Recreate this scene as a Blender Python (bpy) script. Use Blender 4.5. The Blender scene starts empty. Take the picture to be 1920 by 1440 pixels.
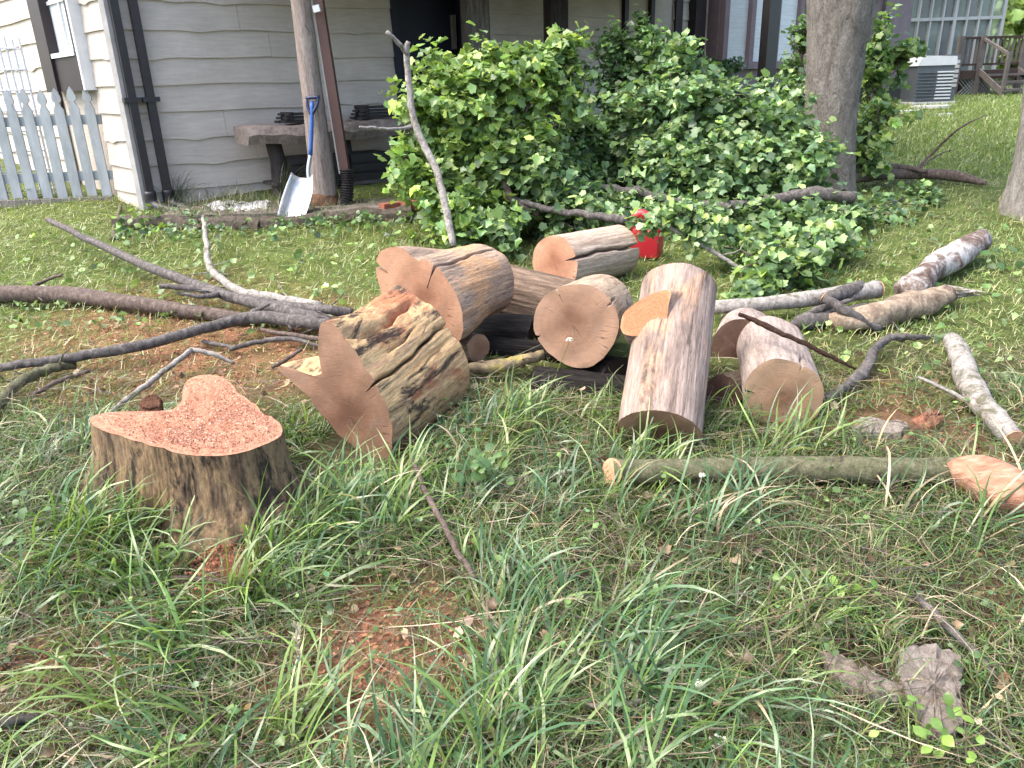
import bpy, math, random
import numpy as np
from mathutils import Vector, Matrix
random.seed(7); rng = np.random.default_rng(7)
R = math.radians
S = bpy.context.scene

# ------------------------------------------------------------------ camera
F = 1450.0                                   # focal length in pixels of the 1920 px wide picture
TILT, ROLL = R(21.0), R(-1.8)
CAM = np.array((0.0, 0.0, 1.5))
cd = bpy.data.cameras.new('camera'); cam = bpy.data.objects.new('camera', cd)
S.collection.objects.link(cam); S.camera = cam
cd.sensor_width = 36; cd.lens = F / 1920 * 36; cd.clip_start = 0.05; cd.clip_end = 900
RM = Matrix.Rotation(math.pi/2 - TILT, 3, 'X') @ Matrix.Rotation(ROLL, 3, 'Z')
cam.matrix_world = Matrix.Translation(CAM) @ RM.to_4x4()
RN = np.array(RM)

# ------------------------------------------------------------------ sky, sun, exposure
SUN_EL, SUN_AZ = R(60), R(-100)              # azimuth from +Y, positive to the right
w = bpy.data.worlds.new('World'); S.world = w; w.use_nodes = True
nt = w.node_tree; bg = nt.nodes['Background']
sky = nt.nodes.new('ShaderNodeTexSky'); sky.sky_type = 'NISHITA'; sky.sun_disc = False
sky.sun_elevation = SUN_EL; sky.sun_rotation = SUN_AZ
sky.air_density = 1.0; sky.dust_density = 4.5; sky.ozone_density = 0.6
nt.links.new(sky.outputs[0], bg.inputs[0]); bg.inputs[1].default_value = 0.15
sd = bpy.data.lights.new('sun', 'SUN'); sd.energy = 1.05; sd.angle = R(60); sd.color = (1.0, 0.965, 0.91)
sun = bpy.data.objects.new('sun', sd); S.collection.objects.link(sun)
sv = Vector((math.sin(SUN_AZ)*math.cos(SUN_EL), math.cos(SUN_AZ)*math.cos(SUN_EL), math.sin(SUN_EL)))
sun.rotation_euler = sv.to_track_quat('Z', 'Y').to_euler()
sun.location = (-6, 0, 12)
S.view_settings.view_transform = 'Standard'; S.view_settings.look = 'None'
S.view_settings.exposure = 2.0; S.view_settings.gamma = 1.0
S.render.engine = 'CYCLES'
S.cycles.max_bounces = 6; S.cycles.diffuse_bounces = 3; S.cycles.glossy_bounces = 2; S.cycles.transmission_bounces = 4

# ------------------------------------------------------------------ geometry helpers
def ray(px, py):
    v = RN @ np.array(((px-960)/F, -(py-720)/F, -1.0)); return v
def at(px, py, D):                           # the point on that line of sight whose world Y is D
    d = ray(px, py); return CAM + d * (D / d[1])
def slope(y):
    y = np.asarray(y, float)
    return np.where(y < 12.5, 0.08*y, 1.0 + 0.012*np.clip(y-12.5, 0, 40))
PH = rng.uniform(0, 6.28, (8, 2)); FQ = rng.normal(0, 1, (8, 2))
def bumps(x, y, f=1.0):
    s = 0
    for k in range(8): s = s + np.sin(x*FQ[k, 0]*f*1.7 + y*FQ[k, 1]*f*1.7 + PH[k, 0])
    return s / 8.0
def ground(x, y):
    x = np.asarray(x, float); y = np.asarray(y, float)
    return slope(y) + 0.03*bumps(x, y, 1.2) + 0.012*bumps(x+9, y, 4.0)
def gp(px, py, h=0.0):                       # the point on the lawn (raised by h) on that line of sight
    d = ray(px, py); lo, hi = 0.3, 60.0
    for _ in range(60):
        m = (lo+hi)/2; p = CAM + d*(m/d[1])
        if p[2] > float(ground(p[0], p[1])) + h: lo = m
        else: hi = m
    return CAM + d*(lo/d[1])
def plane_hit(px, py, P0, N):
    d = ray(px, py); t = np.dot(np.array(P0)-CAM, N) / np.dot(d, N); return CAM + d*t
def unit(v): v = np.array(v, float); return v/np.linalg.norm(v)

FRAME = {}
def tag(o, label=None, cat=None, group=None, kind=None):
    if label: o['label'] = label
    if cat: o['category'] = cat
    if group: o['group'] = group
    if kind: o['kind'] = kind
    return o
def thing(name, label, cat, loc, rot=None, group=None):
    o = bpy.data.objects.new(name, None); S.collection.objects.link(o)
    M = Matrix.Translation(Vector(loc))
    if rot is not None: M = M @ rot.to_4x4()
    o.matrix_world = M; o.empty_display_size = 0.1; FRAME[o.name] = np.array(M.inverted())
    return tag(o, label, cat, group)
def mesh(name, v, f, m=None, col=None, smooth=False):
    me = bpy.data.meshes.new(name)
    if isinstance(f, np.ndarray):
        k = f.shape[1]; nv, nf = len(v), len(f)
        me.vertices.add(nv); me.vertices.foreach_set('co', np.asarray(v, np.float32).ravel())
        me.loops.add(nf*k); me.loops.foreach_set('vertex_index', f.astype(np.int32).ravel())
        me.polygons.add(nf); me.polygons.foreach_set('loop_start', np.arange(0, nf*k, k, dtype=np.int32))
        try: me.polygons.foreach_set('loop_total', np.full(nf, k, np.int32))
        except Exception: pass
        me.update(calc_edges=True); me.validate()
    else:
        me.from_pydata([tuple(map(float, p)) for p in v], [], f)
    if col is not None:
        a = me.color_attributes.new('Col', 'FLOAT_COLOR', 'POINT')
        c = np.ones((len(v), 4), np.float32); c[:, :3] = col; a.data.foreach_set('color', c.ravel())
    if smooth: me.polygons.foreach_set('use_smooth', np.ones(len(me.polygons), bool))
    if m: me.materials.append(m)
    return me
def obj(name, v, f, m, parent=None, col=None, smooth=False, local=False):
    v = np.asarray(v, float)
    if parent is not None and not local:
        A = FRAME[parent.name]; v = v @ A[:3, :3].T + A[:3, 3]
    o = bpy.data.objects.new(name, mesh(name, v, f, m, col, smooth)); S.collection.objects.link(o)
    if parent is not None:
        o.parent = parent
        FRAME[o.name] = FRAME[parent.name]
    return o
def solo(name, label, cat, v, f, m, group=None, kind=None, col=None, smooth=False):
    v = np.asarray(v, float); b = np.array((v[:, 0].mean(), v[:, 1].mean(), v[:, 2].min()))
    o = bpy.data.objects.new(name, mesh(name, v-b, f, m, col, smooth)); o.location = b
    S.collection.objects.link(o); M = np.eye(4); M[:3, 3] = -b; FRAME[o.name] = M
    return tag(o, label, cat, group, kind)
def join(parts):
    V, Fc, n = [], [], 0
    for v, f in parts:
        V.append(np.asarray(v, float)); Fc += [tuple(int(i)+n for i in q) for q in f]; n += len(v)
    return np.concatenate(V), Fc
BOXF = [(0, 1, 3, 2), (4, 6, 7, 5), (0, 4, 5, 1), (2, 3, 7, 6), (0, 2, 6, 4), (1, 5, 7, 3)]
def obox(o, a, b, c):                        # box from corner o along vectors a, b, c
    o, a, b, c = (np.array(q, float) for q in (o, a, b, c))
    return np.array([o + i*a + j*b + k*c for i in (0, 1) for j in (0, 1) for k in (0, 1)]), BOXF
def bar(p, q, wd, th, up=(0, 0, 1)):         # rectangular bar between two points
    p, q = np.array(p, float), np.array(q, float); d = unit(q-p); s = np.cross(d, up)
    if np.linalg.norm(s) < 1e-4: s = np.cross(d, (0, 1, 0))
    s = unit(s); t = np.cross(s, d)
    return obox(p - s*wd/2 - t*th/2, q-p, s*wd, t*th)
def catmull(P, sub):
    P = np.array(P, float); Q = np.vstack([2*P[0]-P[1], P, 2*P[-1]-P[-2]]); out = []
    for i in range(1, len(Q)-2):
        for k in range(sub):
            t = k/sub; a, b, c, d = Q[i-1], Q[i], Q[i+1], Q[i+2]
            out.append(.5*((2*b)+(-a+c)*t+(2*a-5*b+4*c-d)*t*t+(-a+3*b-3*c+d)*t**3))
    out.append(Q[-2]); return np.array(out)
def tube(P, r, seg=9, sub=5, lump=0.10, wob=0.0, cap=True, seed=None):
    rs = np.random.default_rng(seed if seed is not None else rng.integers(1e9))
    r = np.asarray(r, float); C = catmull(np.column_stack([np.array(P, float), r]), sub)
    P, r = C[:, :3], np.maximum(C[:, 3], 1e-4); n = len(P)
    if wob: P[1:-1] += rs.normal(0, 1, (n-2, 3))*wob
    T = np.gradient(P, axis=0); T /= np.linalg.norm(T, axis=1)[:, None]+1e-12
    a = np.cross(T[0], (0, 0, 1)); a = unit(a if np.linalg.norm(a) > .05 else np.cross(T[0], (1, 0, 0)))
    V = []; th = np.arange(seg)*2*math.pi/seg; ph = rs.uniform(0, 6.28, 3)
    for i in range(n):
        a = unit(a - T[i]*np.dot(a, T[i])); b = np.cross(T[i], a)
        k = 1 + lump*(np.sin(th*2+ph[0]+i*.5)*.5 + np.sin(th*3+ph[1]-i*.9)*.4 + rs.normal(0, .25, seg))
        V.append(P[i] + (r[i]*k)[:, None]*(np.cos(th)[:, None]*a + np.sin(th)[:, None]*b))
    V = np.concatenate(V); Fc = []
    for i in range(n-1):
        for j in range(seg):
            Fc.append((i*seg+j, i*seg+(j+1) % seg, (i+1)*seg+(j+1) % seg, (i+1)*seg+j))
    if cap: Fc.append(tuple(range(seg-1, -1, -1))); Fc.append(tuple((n-1)*seg+j for j in range(seg)))
    return V, Fc
def prism(P, axis):                          # polygon extruded along a vector
    P = np.array(P, float); n = len(P); V = np.vstack([P, P+np.array(axis)])
    Fc = [tuple(range(n-1, -1, -1)), tuple(range(n, 2*n))] + [(i, (i+1) % n, n+(i+1) % n, n+i) for i in range(n)]
    return V, Fc

# ------------------------------------------------------------------ materials
class NT:
    def __init__(s, name):
        s.m = bpy.data.materials.new(name); s.m.use_nodes = True; s.t = s.m.node_tree
        s.p = s.t.nodes['Principled BSDF']; s.out = s.t.nodes['Material Output']
    def n(s, typ, **kw):
        q = s.t.nodes.new(typ)
        for k, v in kw.items():
            if k in q.inputs: s.put(q.inputs[k], v)
            else: setattr(q, k, v)
        return q
    def put(s, i, v):
        if hasattr(v, 'is_output') or hasattr(v, 'links'): s.t.links.new(v, i)
        else: i.default_value = v
    def coord(s, scale=(1, 1, 1), loc=(0, 0, 0), kind='Object'):
        c = s.n('ShaderNodeTexCoord'); mp = s.n('ShaderNodeMapping'); s.put(mp.inputs['Vector'], c.outputs[kind])
        mp.inputs['Scale'].default_value = scale; mp.inputs['Location'].default_value = loc; return mp.outputs[0]
    def noise(s, vec, scale=5, detail=5, rough=.6, dist=0):
        q = s.n('ShaderNodeTexNoise'); s.put(q.inputs['Vector'], vec); q.inputs['Scale'].default_value = scale
        q.inputs['Detail'].default_value = detail; q.inputs['Roughness'].default_value = rough
        q.inputs['Distortion'].default_value = dist; return q.outputs['Fac']
    def ramp(s, fac, stops):
        q = s.n('ShaderNodeValToRGB'); s.put(q.inputs[0], fac); e = q.color_ramp.elements
        while len(e) < len(stops): e.new(0.5)
        for k, (p, c) in enumerate(stops): e[k].position = p; e[k].color = (*c, 1) if len(c) == 3 else c
        return q.outputs[0]
    def mix(s, fac, a, b, blend='MIX'):
        q = s.n('ShaderNodeMix'); q.data_type = 'RGBA'; q.blend_type = blend
        s.put(q.inputs[0], fac); s.put(q.inputs[6], a if not isinstance(a, tuple) else (*a, 1)); s.put(q.inputs[7], b if not isinstance(b, tuple) else (*b, 1))
        return q.outputs[2]
    def math(s, op, a, b=0.0):
        q = s.n('ShaderNodeMath', operation=op); s.put(q.inputs[0], a); s.put(q.inputs[1], b); return q.outputs[0]
    def bump(s, h, dist=.01, strength=1.0):
        q = s.n('ShaderNodeBump'); q.inputs['Distance'].default_value = dist; q.inputs['Strength'].default_value = strength
        s.put(q.inputs['Height'], h); s.t.links.new(q.outputs[0], s.p.inputs['Normal'])
    def base(s, c, rough=.8, spec=.3, metal=0):
        s.put(s.p.inputs['Base Color'], c if not isinstance(c, tuple) else (*c, 1))
        s.put(s.p.inputs['Roughness'], rough); s.p.inputs['Specular IOR Level'].default_value = spec; s.p.inputs['Metallic'].default_value = metal
        return s.m
def G(v): return (v, v, v)
def plain(name, c, rough=.6, spec=.4, metal=0, var=.25, scale=9, bump=.0015, stretch=(1, 1, 1)):
    t = NT(name); v = t.coord(stretch); nz = t.noise(v, scale, 6, .65)
    dk = tuple(x*(1-var) for x in c); lt = tuple(min(1, x*(1+var*.6)) for x in c)
    t.bump(t.noise(v, scale*5, 4, .6), bump)
    return t.base(t.ramp(nz, [(.3, dk), (.7, lt)]), rough, spec, metal)
def streaked(name, stops, loc=(0, 0, 0), zs=.10, scale=16, stain=None, stain_amt=.6, rough=.85, bump=.011, patch=None, patch_pos=.58, fine=True):
    """weathered wood along local Z: streak colours, dark stains, patches"""
    t = NT(name); v = t.coord((1, 1, zs), loc); v2 = t.coord((1, 1, zs*2.2), loc); v3 = t.coord((1, 1, .45), loc)
    c = t.ramp(t.noise(v, scale*1.9, 9, .68, .3), stops)
    if patch:
        c = t.mix(t.ramp(t.noise(v3, 5.5, 5, .65, .5), [(patch_pos, G(0)), (patch_pos+.1, G(1))]), c, patch)
    if stain:
        c = t.mix(t.ramp(t.noise(v2, 11, 8, .72, .5), [(stain_amt-.03, G(0)), (stain_amt+.05, G(.9))]), c, stain)
    h = t.noise(v, scale*5, 8, .75); 
    if fine: c = t.mix(.55, c, t.mix(1.0, c, t.ramp(t.noise(v2, scale*7, 7, .75), [(.32, G(.35)), (.66, G(1.45))]), 'MULTIPLY'))
    h2 = t.math('ADD', h, t.math('MULTIPLY', t.noise(v3, 60, 4, .7), .35))
    t.bump(h2, bump); return t.base(c, rough, .2)
def endgrain(name, inner, outer, rad, ringf=190, off=(0, 0), rough=.85, dark=.75):
    t = NT(name); v = t.coord((1, 1, 1), (off[0], off[1], 0))
    q = t.n('ShaderNodeSeparateXYZ'); t.put(q.inputs[0], v)
    nz = t.noise(v, 6, 4, .6)
    xx = t.math('MULTIPLY', q.outputs[0], q.outputs[0]); yy = t.math('MULTIPLY', q.outputs[1], q.outputs[1])
    d = t.math('SQRT', t.math('ADD', xx, yy)); d2 = t.math('ADD', d, t.math('MULTIPLY', nz, rad*.25))
    ring = t.math('SINE', t.math('MULTIPLY', d2, ringf)); ring2 = t.math('SINE', t.math('MULTIPLY', d2, ringf*.37))
    rr = t.math('ADD', t.math('MULTIPLY', t.math('ADD', ring, ring2), .22), .5)
    c = t.ramp(t.math('DIVIDE', d2, rad), [(.15, inner), (.75, tuple((a+b)/2 for a, b in zip(inner, outer))), (1.08, outer)])
    c = t.mix(.3, c, t.mix(1.0, c, t.ramp(rr, [(0, G(dark)), (1, G(1.12))]), 'MULTIPLY'))
    an = t.n('ShaderNodeMath', operation='ARCTAN2'); t.put(an.inputs[0], q.outputs[1]); t.put(an.inputs[1], q.outputs[0]); cb_ = t.n('ShaderNodeCombineXYZ'); t.put(cb_.inputs[0], t.math('MULTIPLY', an.outputs[0], 9.0)); t.put(cb_.inputs[1], t.math('MULTIPLY', d, 3.0))
    c = t.mix(.22, c, t.mix(1.0, c, t.ramp(t.noise(cb_.outputs[0], 2.2, 5, .65), [(.33, G(.62)), (.6, G(1.12))]), 'MULTIPLY'))
    sv_ = t.coord((8, 45, 1)); saw = t.noise(sv_, 3.2, 4, .6)
    blot = t.noise(v, 5, 8, .75)
    c = t.mix(.5, c, t.mix(1.0, c, t.ramp(blot, [(.3, G(.5)), (.7, G(1.3))]), 'MULTIPLY'))
    c = t.mix(.10, c, t.mix(1.0, c, t.ramp(saw, [(.35, G(.7)), (.65, G(1.2))]), 'MULTIPLY'))
    # radial drying checks, a darker irregular heart and grey dirt
    nl = t.noise(cb_.outputs[0], .8, 1, .5); chk = t.ramp(t.math('ABSOLUTE', t.math('SUBTRACT', nl, .5)), [(.006, G(1)), (.016, G(0))])
    chk = t.math('MULTIPLY', chk, t.ramp(t.noise(v, 9, 3, .5), [(.56, G(0)), (.66, G(1))]))
    c = t.mix(t.math('MULTIPLY', chk, .6), c, (.05, .03, .02))
    hd = t.math('ADD', t.math('DIVIDE', d, rad), t.math('MULTIPLY', t.noise(v, 8, 6, .7), .9))
    c = t.mix(t.ramp(hd, [(.55, G(.55)), (.85, G(0))]), c, t.mix(1.0, c, (.58, .50, .46), 'MULTIPLY'))
    c = t.mix(t.ramp(t.noise(v, 13, 8, .8), [(.55, G(0)), (.7, G(.5))]), c, (.24, .20, .165))
    t.bump(t.math('SUBTRACT', t.math('ADD', t.math('MULTIPLY', saw, .4), t.math('MULTIPLY', t.noise(v, 150, 6, .75), .8)), t.math('MULTIPLY', chk, 1.0)), .003); return t.base(c, rough, .2)
def leafy(name, trans=.35, rough=.45, spec=.45):
    """thin leaves and blades: own colour from the Col attribute, lets some light through"""
    t = NT(name); a = t.n('ShaderNodeVertexColor'); a.layer_name = 'Col'
    v = t.coord((1, 1, 1)); c = t.mix(.4, a.outputs[0], t.mix(1.0, a.outputs[0], t.ramp(t.noise(v, 60, 3, .6), [(.3, G(.6)), (.7, G(1.3))]), 'MULTIPLY'))
    t.base(c, rough, spec)
    tr = t.n('ShaderNodeBsdfTranslucent'); t.put(tr.inputs[0], t.mix(1.0, c, (1.12, 1.2, .72), 'MULTIPLY'))
    mx = t.n('ShaderNodeMixShader'); mx.inputs[0].default_value = trans
    t.t.links.new(t.p.outputs[0], mx.inputs[1]); t.t.links.new(tr.outputs[0], mx.inputs[2]); t.t.links.new(mx.outputs[0], t.out.inputs[0])
    return t.m

M_grass = leafy('grass_blades', .35, .27, .65)
M_leaf = leafy('maple_leaves', .35, .38, .5)
M_sawdust = plain('sawdust', (.36, .155, .095), .95, .1, 0, .45, 60, .003)
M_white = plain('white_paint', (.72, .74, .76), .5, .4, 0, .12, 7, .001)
M_fence = plain('shade_grey_weathered_white', (.36, .385, .40), .65, .3, 0, .30, 9, .002, (1, 1, .3))  # dirt mottling over a base greyed to paint the fence's backlit shade
M_black = plain('black_metal', (.022, .02, .022), .45, .5, 0, .3, 6)
M_dkwood = streaked('dark_weathered_wood', [(.3, (.03, .026, .025)), (.6, (.07, .06, .055)), (.8, (.12, .105, .09))])
M_grwood = streaked('grey_weathered_wood', [(.25, (.09, .078, .07)), (.5, (.20, .18, .165)), (.75, (.33, .30, .275))])

# ------------------------------------------------------------------ ground: one sheet to the horizon
SAW = [(gp(400, 640), .75, 1.0), (gp(560, 640), .6, 1.0), (gp(250, 600), .7, .9), (gp(440, 1010), .16, 1.2), (gp(700, 1240), .30, 1.7), (gp(1700, 770), .35, .75),
       (gp(780, 1190), .2, 1.0), (gp(90, 1270), .25, 1.0), (gp(330, 560), .6, .6), (gp(1820, 840), .2, .8), (gp(1560, 800), .25, .5), (gp(1900, 1130), .15, .5), (gp(480, 700), .4, .9)]
def sawmask(x, y):
    m = np.zeros_like(np.asarray(x, float))
    for p, r, a in SAW:
        d = np.hypot((x-p[0]), (y-p[1])*.85)/r; m = np.maximum(m, a*np.clip(1.25-d, 0, 1))
    return np.clip(m*(.75+.55*bumps(x*3, y*3, 3.0)), 0, 1)
def axis(a, b, step, far):
    c = list(np.arange(a, b, step)); s = step; x = c[-1]
    while x < far: s *= 1.25; x += s; c.append(x)
    s = step; x = c[0]; pre = []
    while x > -far: s *= 1.25; x -= s; pre.append(x)
    return np.array(pre[::-1]+c)
gx, gy = axis(-4.5, 5.5, .05, 260), axis(.3, 9.0, .05, 260)
GX, GY = np.meshgrid(gx, gy); fade = np.exp(-(np.maximum(0, np.hypot(GX, GY-5)-14)/10)**2)
GZ = slope(np.maximum(GY, -3)) + (ground(GX, GY)-slope(GY))*fade + rng.normal(0, .004, GX.shape)*(np.abs(GY-4.5) < 4.6)
V = np.column_stack([GX.ravel(), GY.ravel(), GZ.ravel()]); nx, ny = len(gx), len(gy)
I = np.arange(nx*ny).reshape(ny, nx); Fq = np.stack([I[:-1, :-1], I[:-1, 1:], I[1:, 1:], I[1:, :-1]], -1).reshape(-1, 4)
t = NT('lawn_soil'); a = t.n('ShaderNodeVertexColor'); a.layer_name = 'Col'
sp = t.n('ShaderNodeSeparateColor'); t.put(sp.inputs[0], a.outputs[0]); v = t.coord()
c = t.ramp(t.noise(v, 2.3, 7, .7), [(.3, (.018, .013, .010)), (.5, (.045, .034, .022)), (.7, (.10, .078, .045))])
c = t.mix(t.math('MULTIPLY', t.ramp(t.noise(v, 28, 5, .7), [(.5, G(0)), (.66, G(1))]), .5), c, (.22, .17, .10))
gr = t.ramp(t.noise(v, 11, 7, .75), [(.3, (.06, .085, .025)), (.55, (.12, .155, .045)), (.75, (.20, .21, .085))])
c = t.mix(t.math('MULTIPLY', sp.outputs[1], t.ramp(t.noise(v, 3.5, 6, .7), [(.3, G(.45)), (.55, G(1))])), c, gr)
sw = t.math('MULTIPLY', sp.outputs[0], t.ramp(t.noise(v, 22, 6, .75), [(.36, G(.15)), (.55, G(1))]))
c = t.mix(sw, c, t.ramp(t.noise(v, 140, 3, .6), [(.3, (.26, .11, .065)), (.7, (.42, .22, .135))]))
t.bump(t.noise(v, 70, 6, .75), .02); M_ground = t.base(c, .95, .1)
fc = np.zeros((len(V), 3), np.float32); fc[:, 0] = sawmask(V[:, 0], V[:, 1])
fc[:, 1] = np.clip((V[:, 1]-2.4)/1.5, .04, 1)*np.clip(1.1-.6*fc[:, 0], 0, 1)
tag(obj('lawn', V, Fq, M_ground, col=fc, smooth=True), 'rough lawn rising gently towards the house, strewn with straw and sawdust', 'lawn', kind='structure')

# ------------------------------------------------------------------ house
C0 = gp(272, 392); BZ = float(C0[2])
U = np.array((math.sin(R(52)), math.cos(R(52)), 0)); N = np.array((U[1], -U[0], 0)); Z = np.array((0, 0, 1.0))
UL = np.array((-math.sin(R(44)), math.cos(R(44)), 0)); NL = np.array((-UL[1], UL[0], 0))   # left gable wall
def fw(px, py, off=0.0):                    # pixel -> (s, z) on the front wall plane
    p = plane_hit(px, py, C0 + N*off, N); return float(np.dot(p-C0, U)), float(p[2])
def lw(px, py, off=0.0):
    p = plane_hit(px, py, C0 + NL*off, NL); return float(np.dot(p-C0, UL)), float(p[2])
def W(s, n, z): return np.array((C0[0], C0[1], 0)) + U*s + N*n + Z*z
def WL(s, n, z): return np.array((C0[0], C0[1], 0)) + UL*s + NL*n + Z*z
house = thing('house', 'cream lap-sided house with wavy-edged boards and a shaded porch', 'house', (C0[0], C0[1], BZ))
def wbox(s0, s1, n0, n1, z0, z1, f=W): return obox(f(s0, n0, z0), f(s1, n0, z0)-f(s0, n0, z0), f(s0, n1, z0)-f(s0, n0, z0), Z*(z1-z0))

t = NT('cream_siding'); v = t.coord((1, 1, 1)); vs = t.coord((.8, .8, 7))
c = t.ramp(t.noise(v, 2.2, 6, .6), [(.3, (.50, .44, .38)), (.7, (.63, .56, .49))])
c = t.mix(.5, c, t.mix(1.0, c, t.ramp(t.noise(vs, 6, 6, .65), [(.3, G(.72)), (.7, G(1.12))]), 'MULTIPLY'))
c = t.mix(t.ramp(t.noise(v, 9, 4, .7), [(.68, G(0)), (.78, G(.35))]), c, (.26, .2, .15))
t.bump(t.noise(vs, 20, 5, .6), .004); M_siding = t.base(c, .75, .25)
M_trim = plain('pale_trim', (.42, .40, .38), .7, .3, 0, .2, 8)
M_dark = plain('dark_brown_paint', (.030, .022, .024), .5, .4, 0, .3, 5)
M_plum = plain('plum_brown_paint', (.20, .15, .165), .6, .35, 0, .2, 4)
M_navy = plain('doorway_dark_navy', (.010, .013, .026), .55, .35, 0, .25, 4)  # darkness of the open doorway put into the colour
M_curtain = plain('window_blind', (.66, .70, .72), .6, .3, 0, .15, 3, .002, (1, 1, 12))
M_stone = plain('pink_stone', (.50, .37, .32), .9, .15, 0, .35, 6, .02)
t = NT('window_glass'); t.base((.55, .62, .66), .06, .6); t.p.inputs['Transmission Weight'].default_value = .85; M_glass = t.m
M_roof = plain('roof_shingle', (.09, .075, .07), .9, .2, 0, .3, 6, .01)
M_pane_dk = plain('dark_glass', (.16, .21, .20), .08, .6, 0, .5, 1.5, 0)

def siding_board(s0, s1, z0, z1, f, seed):
    rs = np.random.default_rng(seed); n = max(6, int((s1-s0)/.05)); s = np.linspace(s0, s1, n)
    wv = .006*np.sin(s*2.1+rs.uniform(0, 6)) + .004*np.sin(s*5.3+rs.uniform(0, 6))
    for _ in range(int(rs.integers(0, 1+int((s1-s0)*.6+.8)))):
        c_ = rs.uniform(s0, s1); wv = wv - rs.uniform(.012, .032)*np.exp(-((s-c_)/rs.uniform(.05, .13))**2)
    V, Fc = [], []
    for i in range(n):
        zb = z0 + wv[i]
        V += [f(s[i], .006, z1), f(s[i], .013, z1), f(s[i], .034, zb), f(s[i], .014, zb)]
    for i in range(n-1):
        a, b = i*4, i*4+4
        Fc += [(a+k, a+(k+1) % 4, b+(k+1) % 4, b+k) for k in range(4)]
    Fc += [(3, 2, 1, 0), tuple((n-1)*4+k for k in range(4))]
    return V, Fc
ROW = .226; Z0 = BZ + .02; NR = 12
zref = fw(300, 307)[1]; Z0 = zref - 2*ROW - .02       # a board's lower edge seen in the picture
while Z0 > BZ + .05: Z0 -= ROW
sD0, sD1 = fw(738, 90)[0], fw(872, 90)[0]; sW0 = fw(1163, 40)[0]
sA = fw(916, 60)[0]; sEnd = fw(1320, 60)[0]
core = [wbox(0.02, sD0, -.18, 0, BZ-.3, 3.3), wbox(sD1, sEnd, -.18, 0, BZ-.3, 3.3), wbox(sD0, sD1, -.18, 0, BZ+2.05, 3.3)]
v_, f_ = join(core); obj('wall', v_, f_, M_siding, house)
v_, f_ = join([wbox(0.0, 5.2, -.2, -.02, BZ-.3, 3.3, WL)]); obj('wall', v_, f_, M_siding, house)
k = 0
for r_ in range(NR):
    za, zb = Z0 + r_*ROW, Z0 + (r_+1)*ROW + .03
    for s0, s1, f in ((.035, sD0-.02, W), (sD1+.03, sW0-.04, W), (sW0+1.0, sEnd-.05, W)):
        jt = s0+(s1-s0)*(.25+.5*((r_*37+k*13) % 10)/10); sg = [(s0, jt-.0015), (jt+.0015, s1)] if (s1-s0 > 1.6 and (r_+k) % 2) else [(s0, s1)]
        for qa, qb in sg:
            v_, f_ = siding_board(qa, qb, za, zb, f, 100+k); obj('siding_board', v_, f_, M_siding, house); k += 1
    wl0, wl1 = lw(160, 60)[0], lw(88, 60)[0]
    for s0, s1 in ((.03, wl0-.02), (wl1+.03, 5.2)):
        v_, f_ = siding_board(s0, s1, za, zb, WL, 300+k); obj('siding_board', v_, f_, M_siding, house); k += 1
# corner trim
v_, f_ = join([obox(C0 - Z*.3, U*.03+N*.046, NL*.05, Z*3.2)]); obj('corner_trim', v_, f_, M_trim, house)
# gable window: dark frame, blue-white panes
lz0, lz1 = lw(125, 172)[1], 3.1
v_, f_ = join([wbox(wl0-.02, wl0+.10, 0, .10, lz0, lz1, WL), wbox(wl1-.34, wl1, 0, .12, lz0, lz1, WL), wbox(wl0+.1, wl1-.34, 0, .09, lz0, lz0+.30, WL)])
wg = obj('window', v_, f_, M_dark, house)
zm = lw(125, 105)[1]
v_, f_ = join([wbox(wl0+.1, wl1-.34, .01, .03, lz0+.3, lz1, WL)]); obj('pane', v_, f_, M_curtain, wg)
v_, f_ = join([wbox(wl0+.08, wl1-.33, .03, .11, zm-.02, zm+.02, WL), wbox(wl0+.1, wl1-.34, .03, .05, zm+.44, zm+.47, WL), wbox((wl0+wl1-.24)/2-.012, (wl0+wl1-.24)/2+.012, .03, .05, zm, lz1, WL), wbox(wl0-.06, wl0-.02, .01, .12, lz0, lz1, WL)]); obj('mullion', v_, f_, M_white, wg)
# front door: dark panel painting the gloom of the open doorway
v_, f_ = join([wbox(sD0, sD1, -.16, -.10, BZ-.1, BZ+2.05)]); dr = obj('doorway_panel', v_, f_, M_navy, house)
v_, f_ = join([wbox(sD0-.02, sD0+.05, -.09, .05, BZ-.1, BZ+2.1), wbox(sD1-.05, sD1+.02, -.09, .05, BZ-.1, BZ+2.1)]); obj('frame', v_, f_, M_navy, dr)
hs, hz0 = fw(853, 92, -.06); hz1 = fw(853, 28, -.06)[1]
v_, f_ = join([wbox(hs-.018, hs+.018, -.098, -.04, hz0, hz1)]); obj('handle', v_, f_, M_grwood, dr)
# porch window right of the second post
def window(px0, px1, pytop, pybot, off, n_pane, frame, name='window', fr=.07):
    s0, zb = fw(px0, pybot, off); s1, _ = fw(px1, pybot, off); zt = zb + 1.6 if pytop is None else fw(px0, pytop, off)[1]
    P = [wbox(s0, s1, off-.05, off+.05, zb-fr, zb), wbox(s0, s1, off-.05, off+.05, zt, zt+fr)]
    wdt = (s1-s0)/n_pane
    for i in range(n_pane+1):
        P.append(wbox(s0+i*wdt-fr/2, s0+i*wdt+fr/2, off-.052, off+.06, zb-fr+.002, zt+fr-.002))
    v_, f_ = join(P); wn = obj(name, v_, f_, frame, house)
    for i in range(n_pane):
        v_, f_ = join([wbox(s0+i*wdt+fr/2, s0+(i+1)*wdt-fr/2, off-.03, off-.01, zb, zt)]); obj('pane', v_, f_, M_curtain, wn)
    return s0, s1, zb, zt
window(1168, 1262, None, 92, .0, 2, M_dark)
window(1268, 1296, None, 96, .0, 1, M_dark)
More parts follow.
